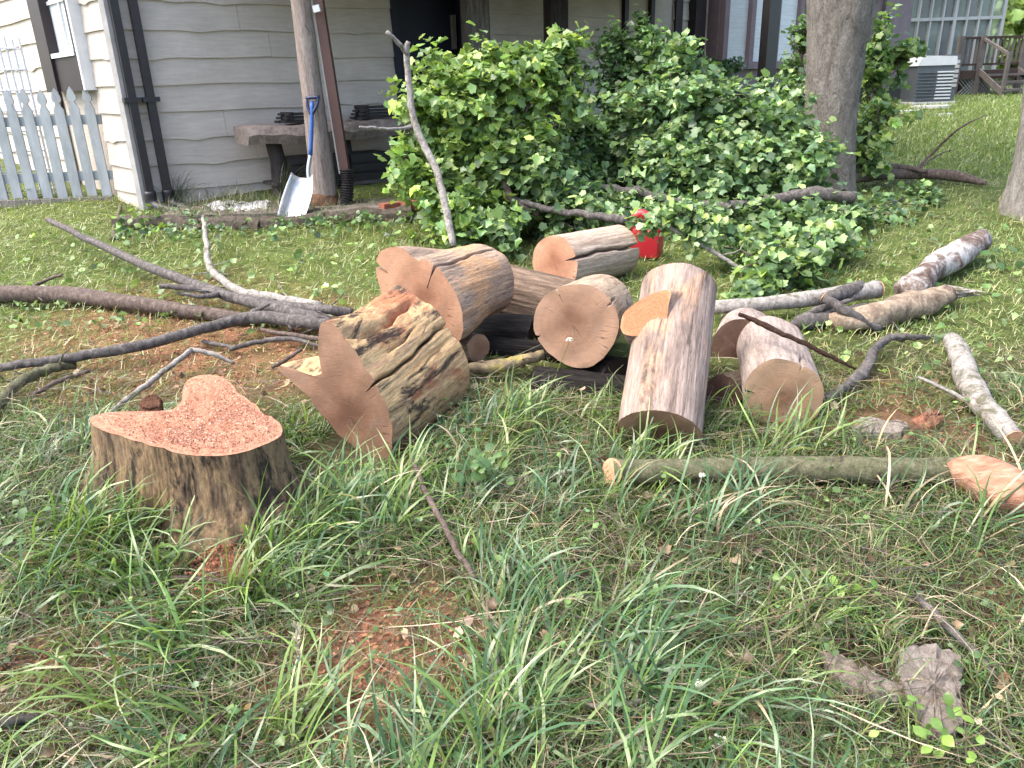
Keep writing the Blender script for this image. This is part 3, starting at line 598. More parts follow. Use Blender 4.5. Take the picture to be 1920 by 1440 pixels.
# ------------------------------------------------------------------ logs
FOOT = []                                    # (x, y, radius): where nothing grows
def polar(pts2):                             # star-shaped outline -> r(theta)
    a = np.arctan2(pts2[:, 1], pts2[:, 0]); r = np.hypot(pts2[:, 0], pts2[:, 1]); o = np.argsort(a); a, r = a[o], r[o]
    return lambda th: np.interp((th+np.pi) % (2*np.pi)-np.pi, np.r_[a[-1]-2*np.pi, a, a[0]+2*np.pi], np.r_[r[-1], r, r[0]])
def smoothp(x, a, b): t_ = np.clip((x-a)/(b-a), 0, 1); return t_*t_*(3-2*t_)
def log_frame(zaxis, tw=0):
    z = unit(zaxis); y = unit(Z - z*np.dot(Z, z)); x = np.cross(y, z)
    return Matrix(((x[0], y[0], z[0]), (x[1], y[1], z[1]), (x[2], y[2], z[2])))
def mk_log(name, label, near, far, r0, r1, body, face, outline=None, cracks=(), ridge=.004, irr=.05, seed=0, keep=.55, group=None, cat='log', NA=240, NLn=36, face2=None, foot=True, mid=None, outfar=None):
    Pn = np.array(near if len(near) == 3 and not isinstance(near[0], int) else at(*near)); Pf = np.array(far if not isinstance(far[0], int) else at(*far))
    L = float(np.linalg.norm(Pn-Pf)); M = log_frame(Pn-Pf); Mn = np.array(M)
    o = thing(name, label, cat, Pn, M, group)
    rs = np.random.default_rng(seed); th = np.arange(NA)*2*np.pi/NA
    base0 = np.full(NA, r0)
    if outline is not None:
        pts = np.array([(plane_hit(a, b, Pn, Mn[:, 2]) - Pn) @ Mn[:, :2] for a, b in outline]); base0 = polar(pts)(th)
        kk = np.array([.1, .2, .4, .2, .1]); base0 = sum(np.roll(base0, i-2)*kk[i] for i in range(5))
    basef = None
    if outfar is not None:
        pts = np.array([(plane_hit(a, b, Pf, Mn[:, 2]) - Pf) @ Mn[:, :2] for a, b in outfar]); basef = polar(pts)(th); basef = sum(np.roll(basef, i-2)*kk[i] for i in range(5))
    w0 = sum(rs.normal(0, irr/(k+1))*np.sin(k*th+rs.uniform(0, 6.28)) for k in range(2, 7))
    g1 = sum(np.sin(k*th+rs.uniform(0, 6.28))*rs.uniform(.3, 1) for k in (9, 14, 19, 27, 38)) / 2.5
    g2 = sum(np.sin(k*th+rs.uniform(0, 6.28))*rs.uniform(.3, 1) for k in (5, 12, 23, 41, 57)) / 2.5; ph0, ph1 = rs.uniform(0, 6.28, 2)
    if outline is None: base0 = base0*(1+w0)
    zf = np.linspace(0, 1, NLn); V = []
    def rad(t_, jit=True, cr=True):
        m_ = (smoothp(t_, 0, keep) if np.isscalar(keep) else keep(t_, th)) if outline is not None else t_
        r = base0*(1-m_) + (r1*(1+w0*.8) if basef is None else basef)*m_
        if mid: r = r*(1+mid*math.sin(math.pi*t_))
        r = r + ridge*(.6*g1*np.sin(t_*3+th*2+ph0) + .5*g2*np.sin(t_*5-th*3+ph1) + .35*np.sin(th*6+9*t_+3*np.sin(5*t_+th*2)))
        for tc, a, b, wd, dp in (cracks if cr else ()):
            wob_ = tc + .05*math.sin(t_*7+seed) + .02*math.sin(t_*23)
            dd = (th-wob_+np.pi) % (2*np.pi)-np.pi
            m2 = smoothp(t_, a-.06, a+.02)*(1-smoothp(t_, b-.25, b))
            r = r - dp*m2*np.exp(-(dd/wd)**2)
        if jit: r = r + rs.normal(0, ridge*.12, NA)
        return r
    for t_ in zf:
        r = rad(t_); V.append(np.column_stack([r*np.cos(th), r*np.sin(th), np.full(NA, -L*t_)]))
    V = np.concatenate(V); idx = np.arange(NA)
    Fq = np.concatenate([np.stack([i*NA+idx, (i+1)*NA+idx, (i+1)*NA+(idx+1) % NA, i*NA+(idx+1) % NA], -1) for i in range(NLn-1)])
    obj('body', V, Fq, body, o, smooth=True, local=True)
    def cutface(t_, zpos, sgn, mtl):
        rr0 = rad(t_, False, False); rr = rad(t_, False); NRg = 14; V = [np.zeros((1, 3))]
        for k in range(1, NRg+1):
            q = k/NRg; z_ = np.zeros(NA)
            z_ += .0025*np.sin(rr0*q*np.cos(th)*40+seed)*np.sin(rr0*q*np.sin(th)*31+1)*(q < .95)
            rq = np.minimum(rr0*q, rr - (1-q)*.004) + (.0012 if k == NRg else 0)
            V.append(np.column_stack([rq*np.cos(th), rq*np.sin(th), zpos + sgn*(z_+.001)]))
        V = np.concatenate(V); V[0, 2] = zpos; Fc = [(0, 1+i, 1+(i+1) % NA) if sgn > 0 else (0, 1+(i+1) % NA, 1+i) for i in range(NA)]
        for k in range(NRg-1):
            for i in range(NA):
                a, b, c, d = 1+k*NA+i, 1+(k+1)*NA+i, 1+(k+1)*NA+(i+1) % NA, 1+k*NA+(i+1) % NA
                Fc.append((a, b, c, d) if sgn > 0 else (a, d, c, b))
        obj('cut_face', V, Fc, mtl, o, local=True, smooth=True)
    cutface(0, .0, 1, face); cutface(1, -L, -1, face2 or face)
    if foot:
        for t_ in np.linspace(0, 1, 6):
            p = Pn*(1-t_)+Pf*t_; FOOT.append((p[0], p[1], max(r0, r1)*.85))
    o['_'] = 0; del o['_']
    return o, Pn, Pf, Mn, L

tan = (.40, .28, .18); org = (.40, .205, .10); yel = (.46, .30, .15); blk = (.03, .028, .032); gry = (.27, .235, .205); lgr = (.42, .375, .335); brn = (.17, .115, .08)
B_flare = streaked('butt_log_wood', [(.25, (0.213, 0.123, 0.067)), (.38, (0.482, 0.302, 0.146)), (.50, (0.582, 0.403, 0.213)), (.62, (0.426, 0.263, 0.151)), (.78, (0.291, 0.224, 0.185))], (1, 2, 0), .13, 14, stain=(.022, .02, .024), stain_amt=.545, patch=(.43, .185, .095), patch_pos=.53)
B_up = streaked('upper_log_wood', [(.3, (0.151, 0.108, 0.083)), (.48, (0.292, 0.215, 0.164)), (.6, (0.423, 0.307, 0.218)), (.75, (0.382, 0.215, 0.126))], (4, 1, 0), .12, 15, stain=(.05, .042, .04), stain_amt=.63, patch=(.46, .275, .155), patch_pos=.52)
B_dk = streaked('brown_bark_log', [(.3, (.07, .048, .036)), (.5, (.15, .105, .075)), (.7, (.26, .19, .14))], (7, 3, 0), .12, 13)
B_pale = streaked('pale_log_wood', [(.3, (0.282, 0.205, 0.149)), (.5, (0.443, 0.337, 0.261)), (.7, (0.564, 0.449, 0.358))], (2, 8, 0), .10, 14, stain=(.13, .10, .08), stain_amt=.66)
B_mid = streaked('tan_log_wood', [(.3, (0.202, 0.147, 0.102)), (.5, (0.372, 0.278, 0.199)), (.7, (0.482, 0.372, 0.270))], (5, 5, 0), .25, 12, stain=(.12, .095, .075), stain_amt=.60)
B_long = streaked('grey_log_wood', [(.28, (0.090, 0.066, 0.053)), (.43, (0.213, 0.161, 0.133)), (.56, (0.340, 0.264, 0.225)), (.72, (0.405, 0.269, 0.194))], (9, 2, 0), .09, 13, stain=(.075, .058, .05), stain_amt=.60, patch=(.42, .265, .175), patch_pos=.54)
B_right = streaked('grey_pale_log_wood', [(.28, (0.151, 0.117, 0.102)), (.5, (0.322, 0.259, 0.227)), (.7, (0.472, 0.391, 0.343))], (3, 9, 0), .16, 14, stain=(.09, .07, .06), stain_amt=.62)
E = lambda n, i, o_, r, off=(0, 0), f=190: endgrain(n, i, o_, r, f, off)
E_flare = E('butt_end_grain', (0.256, 0.134, 0.082), (0.371, 0.224, 0.144), .3, (.02, .05), 150)
E_up = E('upper_end_grain', (0.333, 0.166, 0.100), (0.422, 0.243, 0.151), .22)
E_back = E('rear_end_grain', (0.384, 0.179, 0.107), (0.474, 0.262, 0.163), .17)
E_mid = E('middle_end_grain', (0.256, 0.143, 0.090), (0.371, 0.230, 0.151), .19, (.02, -.01))
E_right = E('right_end_grain', (0.282, 0.166, 0.100), (0.384, 0.250, 0.157), .155, (-.01, .02))
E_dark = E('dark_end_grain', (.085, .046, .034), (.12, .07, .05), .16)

pile = 'cut logs heaped behind the stump'
B_blk = streaked('shade_black_wood', [(.3, (.006, .005, .005)), (.5, (.014, .012, .011)), (.7, (.032, .027, .024))])  # near-black colour paints the shade below the pile
E_blk = plain('shade_black_end', (.02, .015, .012), .9, .1)  # end faces carry the same painted shade
# butt log with its flared, lobed end
out2 = [(601, 607), (612, 602), (630, 612), (655, 645), (684, 692), (712, 738), (730, 785), (735, 822), (730, 858), (718, 888), (695, 868), (660, 832), (618, 790), (582, 745), (548, 714), (520, 692), (524, 684), (545, 690), (570, 700), (590, 706), (604, 700), (600, 678), (597, 650), (598, 625)]
mk_log('flared_log', 'large butt log with a lobed flared end and yellow, black streaked wood', (660, 757, 2.62), (792, 646, 3.17), .24, .205, B_flare, E_flare, out2,
       cracks=((R(38), .0, 1.1, .030, .075), (R(86), .05, 1.0, .045, .045), (R(62), .3, .75, .02, .016), (R(14), .35, .9, .025, .012), (R(110), .3, .9, .02, .014)), ridge=.0035, seed=2, NA=360, group=pile,
       outfar=[(722, 585), (732, 545), (744, 533), (768, 548), (792, 566), (808, 572), (820, 583), (836, 610), (850, 630), (872, 663), (880, 705), (874, 745), (852, 772), (812, 760), (765, 725), (735, 660)],
       keep=lambda t_, th: t_ + (smoothp(t_, 0, .55)-t_)*np.clip(np.cos(th-R(172))*1.6, 0, 1))
out3 = [(705, 492), (713, 471), (735, 463), (757, 466), (772, 482), (785, 490), (797, 486), (812, 496), (838, 525), (858, 560), (868, 600), (864, 636), (840, 650), (800, 648), (760, 625), (730, 580), (712, 535)]
mk_log('log', 'thick cut log on top of the pile with a dark crack along its upper side', (792, 562, 3.35), (902, 526, 3.80), .21, .185, B_up, E_up, out3,
       cracks=((R(64), .0, 1.0, .026, .14), (R(150), .0, .3, .022, .09)), ridge=.003, seed=3, NA=360, keep=.8, group=pile)
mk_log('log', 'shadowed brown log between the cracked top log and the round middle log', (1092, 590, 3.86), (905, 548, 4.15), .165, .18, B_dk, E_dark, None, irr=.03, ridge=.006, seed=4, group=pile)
mk_log('log', 'pale barkless log at the back of the pile next to the red can', (1040, 494, 4.35), (1157, 470, 4.82), .158, .16, B_pale, E_back, None,
       cracks=((R(20), .0, 1.3, .045, .10),), ridge=.002, irr=.05, seed=5, group=pile)
mk_log('log', 'round cut log in the middle of the pile showing its full circular end', (1080, 610, 3.22), (1122, 578, 3.72), .183, .172, B_mid, E_mid, None,
       cracks=((R(122), .0, .3, .02, .09), (R(35), .0, .3, .02, .04), (R(200), .0, .3, .02, .03)), ridge=.002, irr=.045, seed=6, group=pile)
lg, Pn, Pf, Mn, L = mk_log('log', 'long grey log propped steeply on the pile with an orange branch scar', (1236, 812, 2.66), (1273, 541, 3.23), .158, .158, B_long, E_mid, None, ridge=.0025, irr=.05, seed=7, keep=1, group=pile)
mk_log('log', 'grey cut log lying in the grass right of the long propped log', (1467, 742, 2.82), (1444, 652, 3.36), .152, .150, B_right, E_right, None, ridge=.002, irr=.045, seed=8, group=pile, cracks=((R(172), .0, .3, .022, .06), (R(62), .0, .3, .02, .03), (R(285), .0, .3, .02, .04)))
mk_log('log', 'grey log with a dark end tucked behind the log in the grass', (1392, 660, 3.44), (1398, 628, 3.9), .152, .150, B_right, E_dark, None, ridge=.002, irr=.05, seed=9, group=pile)
# logs under the pile
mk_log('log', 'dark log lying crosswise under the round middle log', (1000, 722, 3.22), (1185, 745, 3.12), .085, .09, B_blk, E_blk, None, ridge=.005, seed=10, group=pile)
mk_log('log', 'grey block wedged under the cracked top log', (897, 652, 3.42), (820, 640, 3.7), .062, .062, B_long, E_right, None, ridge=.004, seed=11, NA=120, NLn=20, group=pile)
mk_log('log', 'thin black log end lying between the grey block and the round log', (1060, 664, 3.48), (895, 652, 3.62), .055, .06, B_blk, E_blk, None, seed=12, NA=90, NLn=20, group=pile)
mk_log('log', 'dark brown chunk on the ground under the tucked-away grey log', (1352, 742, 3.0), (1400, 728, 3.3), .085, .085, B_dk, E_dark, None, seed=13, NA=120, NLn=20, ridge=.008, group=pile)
mk_log('log', 'black log added as painted shade behind the grey block', (1010, 628, 3.72), (880, 618, 3.95), .10, .10, B_blk, E_blk, None, seed=14, NA=90, NLn=20, group=pile)  # extra log, added to blacken the gap between the logs
mk_log('log', 'black log added as painted shade under the round log beside the propped log', (1165, 712, 3.2), (1050, 690, 3.62), .10, .09, B_blk, E_blk, None, seed=15, NA=90, NLn=20, group=pile)  # added filler, its black stands for shade below the round log
# branch scar on the long propped log
def on_log(px, py):                          # pixel -> point on the side of that log
    d = unit(ray(px, py)); a = -Mn[:, 2]; w_ = CAM-Pn
    A_ = d-a*np.dot(d, a); B_ = w_-a*np.dot(w_, a); q = np.dot(A_, A_), 2*np.dot(A_, B_), np.dot(B_, B_)-.158**2
    s_ = max(0, q[1]**2-4*q[0]*q[2]); return CAM + d*(-q[1]-math.sqrt(s_))/(2*q[0])
scar = [(1163, 614), (1168, 590), (1185, 573), (1212, 556), (1240, 545), (1258, 546), (1254, 570), (1250, 600), (1244, 620), (1222, 628), (1190, 630), (1170, 626)]
cen = on_log(1208, 590); sn = unit(cen - (Pn + (-Mn[:, 2])*np.dot(cen-Pn, -Mn[:, 2]))); sn = unit(sn*.55 + unit(CAM-cen)*.65)
rim = catmull([plane_hit(a, b, cen+sn*.030, sn) for a, b in scar+[scar[0]]], 3)[:-1]
low = [p - sn*.085 + (p-cen-sn*.03)*.22 for p in rim]; n_ = len(rim)
c0 = rim.mean(0); rings = [c0+(rim-c0)*k for k in (.25, .5, .75)]
V = np.vstack([[c0], *rings, rim]); Fs = [(0, 1+i, 1+(i+1) % n_) for i in range(n_)]
for k in range(3): Fs += [(1+k*n_+i, 1+(k+1)*n_+i, 1+(k+1)*n_+(i+1) % n_, 1+k*n_+(i+1) % n_) for i in range(n_)]
cl_ = np.array(FRAME[lg.name]) @ np.append(c0, 1); t = NT('orange_scar'); v = t.coord((1, 1, .8), tuple(-cl_[:3]*np.array((1, 1, .8)))); nz = t.noise(v, 22, 5, .6, .6)
ln = t.n('ShaderNodeVectorMath', operation='LENGTH'); t.put(ln.inputs[0], v); dd_ = t.math('ADD', ln.outputs['Value'], t.math('MULTIPLY', nz, .09))
c = t.ramp(t.math('ADD', t.math('MULTIPLY', t.math('SINE', t.math('MULTIPLY', dd_, 430)), .08), .5), [(.25, (.29, .10, .05)), (.5, (.36, .15, .075)), (.8, (.43, .23, .13))])
c = t.mix(t.ramp(dd_, [(.145, G(0)), (.165, G(.6))]), c, (.52, .36, .21)); c = t.mix(t.ramp(t.noise(v, 35, 6, .7), [(.4, G(.5)), (.55, G(0))]), c, (.38, .13, .055))
t.bump(t.noise(v, 70, 5, .7), .008); M_scar = t.base(c, .8, .25)
obj('scar_face', V, Fs, M_scar, lg, smooth=True)
V = np.vstack([rim, low]); Fs = [(i, (i+1) % n_, n_+(i+1) % n_, n_+i) for i in range(n_)]; obj('scar_collar', V, Fs, B_long, lg, smooth=True)
lich = plain('grey_green_moss', (.17, .155, .105), .95, .1, 0, .4, 30, .01)

# ------------------------------------------------------------------ stump
sout = [(165.5, 788), (177, 777), (205, 773), (250, 772), (292, 772), (324, 769), (341, 756), (346, 740), (341, 721), (356, 708), (381, 702), (413, 705), (435, 721), (443, 737), (467, 753), (487, 770), (512, 785), (530, 807), (525, 820), (496, 834), (458, 848), (419, 855), (381, 855), (343, 852), (308, 840), (266, 829), (228, 817), (186, 804)]
SZ = .475; ctr = plane_hit(385, 800, (0, 0, SZ), Z)
pts = np.array([(plane_hit(a, b, (0, 0, SZ), Z)-ctr)[:2] for a, b in sout]); pr = polar(pts)
NA = 320; th = np.arange(NA)*2*np.pi/NA; r0 = pr(th); r0 = sum(np.roll(r0, i-4)*k for i, k in enumerate((.04, .08, .13, .16, .18, .16, .13, .08, .04)))
gb = float(ground(ctr[0], ctr[1])) - .06; stump = thing('tree_stump', 'low wide tree stump with a lobed top covered in orange sawdust', 'stump', (ctr[0], ctr[1], gb))
rs = np.random.default_rng(21); g1 = sum(np.sin(k*th+rs.uniform(0, 6.28))*rs.uniform(.3, 1)*(1 if k < 20 else .45) for k in (3, 5, 8, 13, 19, 27, 38))/2.6
NZ = 26; V = []
for k in range(NZ):
    q = k/(NZ-1); z_ = SZ - (SZ-gb)*q
    r = r0*(1+.42*q**2.4+.05*q) + .010*q*3*g1*(q < 2)*(.35+q) + 0.0015*np.sin(th*61+4*q) + .002*rs.normal(0, 1, NA)
    # a bulge of root at the front right
    dd = (th-R(-84)+np.pi) % (2*np.pi)-np.pi; r = r + .14*smoothp(q, .45, 1)*np.exp(-(dd/.22)**2)
    V.append(np.column_stack([ctr[0]+r*np.cos(th), ctr[1]+r*np.sin(th), np.full(NA, z_)]))
V = np.concatenate(V); idx = np.arange(NA)
Fq = np.concatenate([np.stack([i*NA+idx, (i+1)*NA+idx, (i+1)*NA+(idx+1) % NA, i*NA+(idx+1) % NA], -1) for i in range(NZ-1)])
B_stump = streaked('stump_side_wood', [(.28, (0.049, 0.034, 0.026)), (.42, (0.132, 0.090, 0.057)), (.54, (0.265, 0.180, 0.099)), (.68, (0.169, 0.124, 0.088)), (.8, (0.325, 0.236, 0.163))], (2, 4, 0), .16, 13, stain=(.022, .018, .017), stain_amt=.54, bump=.012)
obj('side', V, Fq, B_stump, stump, smooth=True)
NRg = 26; V = [np.array([[ctr[0], ctr[1], SZ+.008+.006*float(bumps(ctr[0]*8, ctr[1]*8, 3.0))]])]
for k in range(1, NRg+1):
    q = k/NRg; x_, y_ = ctr[0]+r0*q*np.cos(th), ctr[1]+r0*q*np.sin(th)
    cr_ = np.exp(-(((x_-(ctr[0]+.17))*.25+(y_-ctr[1]-.10))/.010)**2)*smoothp(x_, ctr[0]+.10, ctr[0]+.13)
    z_ = SZ + .001 + (.006*bumps(x_*8, y_*8, 3.0)+.007 + rs.normal(0, .0022, NA)*min(1, q*2.5))*(1-smoothp(q, .80, .97)) - .025*cr_
    V.append(np.column_stack([x_, y_, z_]))
V = np.concatenate(V); Fs = [(0, 1+i, 1+(i+1) % NA) for i in range(NA)]
for k in range(NRg-1): Fs += [(1+k*NA+i, 1+(k+1)*NA+i, 1+(k+1)*NA+(i+1) % NA, 1+k*NA+(i+1) % NA) for i in range(NA)]
t = NT('stump_top'); v = t.coord(); c = t.ramp(t.noise(v, 90, 5, .75), [(.3, (.30, .13, .08)), (.5, (.44, .22, .14)), (.7, (.54, .33, .23))])
c = t.mix(t.ramp(t.noise(v, 5, 5, .6), [(.5, G(0)), (.62, G(.55))]), c, (.36, .17, .11)); t.bump(t.noise(v, 160, 5, .8), .008); M_top = t.base(c, .95, .1)
obj('cut_top', V, Fs, M_top, stump, smooth=True)
v_, f_ = tube([np.array((ctr[0]+pts[3][0]+.04, ctr[1]+pts[3][1]+.04, SZ-.12)), np.array((ctr[0]+pts[3][0]+.045, ctr[1]+pts[3][1]+.04, SZ-.0)), np.array((ctr[0]+pts[3][0]+.05, ctr[1]+pts[3][1]+.035, SZ+.02))], [.05, .042, .03], 9, 4, .25); obj('bark_knob', v_, f_, plain('rusty_bark', (.16, .08, .05), .95, .1, 0, .5, 30, .02), stump)
FOOT += [(ctr[0], ctr[1], .26), (ctr[0]-.14, ctr[1]+.02, .14), (ctr[0]+.16, ctr[1]+.03, .14), (ctr[0]+.02, ctr[1]+.3, .12)]
def flakes(P, size, cols, seed):
    rs = np.random.default_rng(seed); n = len(P); a = rs.normal(0, 1, (n, 3)); a[:, 2] *= .35; a /= np.linalg.norm(a, axis=1)[:, None]
    b = rs.normal(0, 1, (n, 3)); b[:, 2] *= .35; b -= a*(a*b).sum(1)[:, None]; b /= np.linalg.norm(b, axis=1)[:, None]
    s = size*rs.uniform(.5, 1.5, (n, 1)); s2 = s*rs.uniform(.25, .7, (n, 1))
    V = np.stack([P-a*s-b*s2, P+a*s-b*s2, P+a*s+b*s2, P-a*s+b*s2], 1).reshape(-1, 3)
    V[:, 2] += rs.normal(0, .0015, len(V)); c = np.array(cols)[rs.integers(0, len(cols), n)]*rs.uniform(.8, 1.2, (n, 1))
    return V, np.arange(4*n).reshape(n, 4), np.repeat(c, 4, 0)
M_flake = leafy('wood_flakes', .1, .9, .1)
sawcols = [(.46, .22, .15), (.54, .32, .235), (.38, .16, .11), (.60, .42, .33), (.43, .20, .135)]
n_ = 7500; tt = rs.uniform(0, 6.283, n_); qq = np.sqrt(rs.uniform(0, .88, n_)); rr = pr(tt)*qq
P = np.column_stack([ctr[0]+rr*np.cos(tt), ctr[1]+rr*np.sin(tt), SZ + .009 + .006*bumps((ctr[0]+rr*np.cos(tt))*8, (ctr[1]+rr*np.sin(tt))*8, 3.0)*(qq < .85) - .006*(qq > .85)])
v_, f_, c_ = flakes(P, .0027, sawcols, 1); tag(obj('sawdust_layer', v_, f_, M_flake, stump, col=c_), kind='stuff')
# heaped sawdust on the root at the front of the stump
fr = gp(405, 1030, .05); n_ = 2600
P = np.column_stack([rs.normal(fr[0], .055, n_), rs.normal(fr[1], .09, n_), np.zeros(n_)]); dq = np.hypot(P[:, 0]-fr[0], P[:, 1]-fr[1])
P[:, 2] = ground(P[:, 0], P[:, 1]) + .05*np.exp(-(dq/.14)**2) + .012
v_, f_, c_ = flakes(P, .0034, [(.40, .165, .10), (.46, .22, .135), (.31, .12, .07), (.14, .07, .05)], 2); solo('sawdust_heap', 'small heap of red-orange sawdust at the foot of the stump', 'sawdust', v_, f_, M_flake, kind='stuff', col=c_)
hp = []; 
for k in range(10):
    for j in range(24):
        a_ = j*6.283/24; q = k/9; x_, y_ = fr[0]+.15*q*math.cos(a_), fr[1]+.19*q*math.sin(a_); hp.append((x_, y_, float(ground(x_, y_))+.05*math.exp(-(q*.17/.14)**2)+.005*math.sin(a_*5+k*2)+.004*math.sin(a_*9+k)-.02*q))
Fs = [(k*24+j, (k+1)*24+j, (k+1)*24+(j+1) % 24, k*24+(j+1) % 24) for k in range(9) for j in range(24)]
solo('root_swelling', 'sawdust-coated root swelling at the front of the stump', 'root', hp, Fs, M_sawdust, smooth=True)

# ------------------------------------------------------------------ lying poles, branches and sticks
K_grey = streaked('grey_branch_bark', [(.3, (.04, .035, .034)), (.5, (.095, .085, .08)), (.7, (.20, .18, .165))], zs=.6, scale=22, bump=.005)
K_brn = streaked('brown_branch_bark', [(.3, (.05, .036, .03)), (.5, (.11, .083, .07)), (.7, (.21, .16, .135))], zs=.6, scale=22, bump=.005)
K_pale = streaked('pale_branch_bark', [(.3, (.14, .125, .11)), (.5, (.27, .25, .225)), (.7, (.42, .395, .36))], zs=.6, scale=20, bump=.006, stain=(.10, .095, .06), stain_amt=.56)
K_green = streaked('green_bark', [(.3, (.06, .062, .035)), (.5, (.125, .125, .07)), (.7, (.21, .195, .13))], zs=.6, scale=20, stain=(.05, .035, .03), stain_amt=.60)
K_white = streaked('white_lichen_bark', [(.36, (.06, .04, .034)), (.47, (.16, .12, .10)), (.55, (.36, .34, .33)), (.7, (.54, .53, .53))], zs=.7, scale=5, bump=.01)
K_cut = endgrain('branch_cut', (.45, .22, .13), (.55, .36, .24), .05, 420)
def branch(label, pts, rad, m, twigs=(), name='fallen_branch', group='branches cut off and left lying', cat='branch', cuts=(), seg=12, lump=.05, wob=.002, cutm=None, obl=0):
    P = [np.array(p) for p in pts]; b = np.array((P[0][0], P[0][1], float(ground(P[0][0], P[0][1]))))
    o = thing(name, label, cat, b, None, group); v_, f_ = tube(P, rad, seg, 6, lump, wob); obj('limb', v_, f_, m, o, smooth=True)
    for tp, tr_ in twigs:
        v_, f_ = tube(tp, tr_, 7, 5, .12, .002); obj('twig', v_, f_, m, o, smooth=True)
    if rad[0] >= .017 and name in ('fallen_branch',) and len(P) > 3:
        rq = np.random.default_rng(int(abs(P[0][0]*1000)) % 9973); C_l = catmull(np.array(P), 6)
        for _ in range(int(rq.integers(2, 5))):
            i_ = int(rq.integers(4, len(C_l)-3)); d_t = unit(C_l[i_+1]-C_l[i_-1]); sd_ = unit(rq.normal(0, 1, 3)*np.array((1, 1, .35))+np.array((0, 0, .25))); dr_ = unit(d_t*.8*(1 if rq.uniform() < .7 else -1)+sd_); l_ = rq.uniform(.05, .22); r_ = rq.uniform(.15, .3)*min(rad)
            r_ = max(.003, r_); q_ = [C_l[i_], C_l[i_]+dr_*l_*.5+rq.normal(0, .012, 3), C_l[i_]+dr_*l_+rq.normal(0, .03, 3)*np.array((1, 1, .4))]
            for u_ in q_[1:]: u_[2] = max(u_[2], float(ground(u_[0], u_[1]))+.01)
            v_, f_ = tube(q_, [r_*1.3, r_, r_*.55], 6, 4, .1, .002); obj('twig', v_, f_, m, o, smooth=True)
    for e in cuts:
        i, j = (0, 1) if e == 0 else (-1, -2); d = unit(P[i]-P[j]); d = unit(d+obl*unit(CAM-P[i])); s_ = unit(np.cross(d, Z)); u_ = np.cross(s_, d); r = rad[i]*(1+.15*obl)
        V = [P[i]+d*.004+ (s_*math.cos(a)+u_*math.sin(a))*r*1.02 for a in np.arange(16)*6.2832/16]; v_, f_ = prism(V, d*.004); obj('cut_end', v_, f_, cutm or M_cutend, o)
    return o
M_cutend = plain('fresh_cut_wood', (.50, .28, .17), .9, .15, 0, .3, 40, .003)
g = gp
branch('thick brown limb entering from the left edge behind the stump', [g(-120, 545, .07), g(0, 552, .07), g(130, 553, .07), g(260, 570, .06), g(400, 590, .05), g(520, 605, .03)], [.055, .053, .05, .044, .036, .025], K_brn, [([g(50, 545, .1), g(85, 526, .13), g(118, 514, .16)], [.012, .010, .006])])
branch('dark bare limb slanting up from the log pile towards the picket fence', [g(625, 606, .08), g(560, 590, .12), g(430, 555, .13), g(330, 520, .14), g(220, 475, .15), g(90, 412, .16)], [.034, .034, .03, .03, .027, .02], K_grey, cuts=(1,))
branch('long dark branch running from the butt log to the left edge', [g(622, 612, .08), g(580, 605, .1), g(480, 595, .11), g(400, 612, .10), g(250, 650, .09), g(120, 672, .08), g(0, 690, .07), g(-90, 705, .06)], [.034, .035, .034, .029, .026, .023, .02, .018], K_grey,
       [([g(455, 600, .11), g(480, 582, .14), g(505, 570, .17)], [.018, .014, .007]), ([g(545, 605, .1), g(545, 615, .08), g(550, 620, .05)], [.012, .01, .006])])
branch('pale bent branch rising left of the log pile', [g(600, 575, .12), g(520, 560, .12), g(450, 545, .13), g(400, 510, .15), g(388, 470, .17), g(384, 430, .19), g(381, 405, .2)], [.028, .028, .026, .022, .019, .017, .012], K_pale, lump=.08, wob=.003)
branch('grey forked branch lying on top of the other branches by the butt log', [g(660, 588, .10), g(610, 580, .13), g(520, 572, .14), g(420, 552, .14), g(360, 540, .14), g(300, 537, .14)], [.026, .027, .026, .022, .018, .014], K_grey, [([g(410, 553, .14), g(370, 555, .14), g(335, 550, .15)], [.016, .012, .008])])
branch('crooked mossy branch in the lower left corner by the stump', [g(-60, 800, .05), g(0, 752, .06), g(45, 712, .07), g(100, 690, .06), g(140, 685, .03)], [.028, .026, .024, .022, .018], K_green)
branch('thin grey stick leaning in the sawdust behind the stump', [g(205, 775, .03), g(255, 735, .07), g(315, 690, .1), g(360, 655, .12)], [.009, .012, .013, .012], K_pale, [([g(358, 655, .12), g(400, 665, .09), g(440, 682, .04)], [.012, .011, .008])])
branch('dark twig lying in the sawdust left of the butt log', [g(430, 655, .04), g(490, 640, .05), g(550, 636, .05), g(600, 650, .03)], [.012, .013, .012, .008], K_grey, [([g(380, 640, .03), g(420, 648, .04), g(445, 652, .04)], [.01, .011, .008])])
branch('straight thin twig above the sawdust pointing at the butt log', [g(490, 618, .06), g(560, 630, .06), g(640, 638, .06)], [.01, .012, .012], K_brn)
branch('short brown stick by the left lobe of the butt log', [g(510, 690, .03), g(540, 672, .05), g(565, 655, .06)], [.009, .01, .008], K_brn)
branch('grey stick at the left edge below the long dark branch', [g(60, 742, .03), g(110, 715, .04), g(170, 695, .04)], [.009, .011, .009], K_brn)
branch('stub of pale green stick standing in the bed by the fence end', [g(212, 450, .01), g(216, 425, .02), g(226, 385, .05)], [.02, .018, .016], K_green)
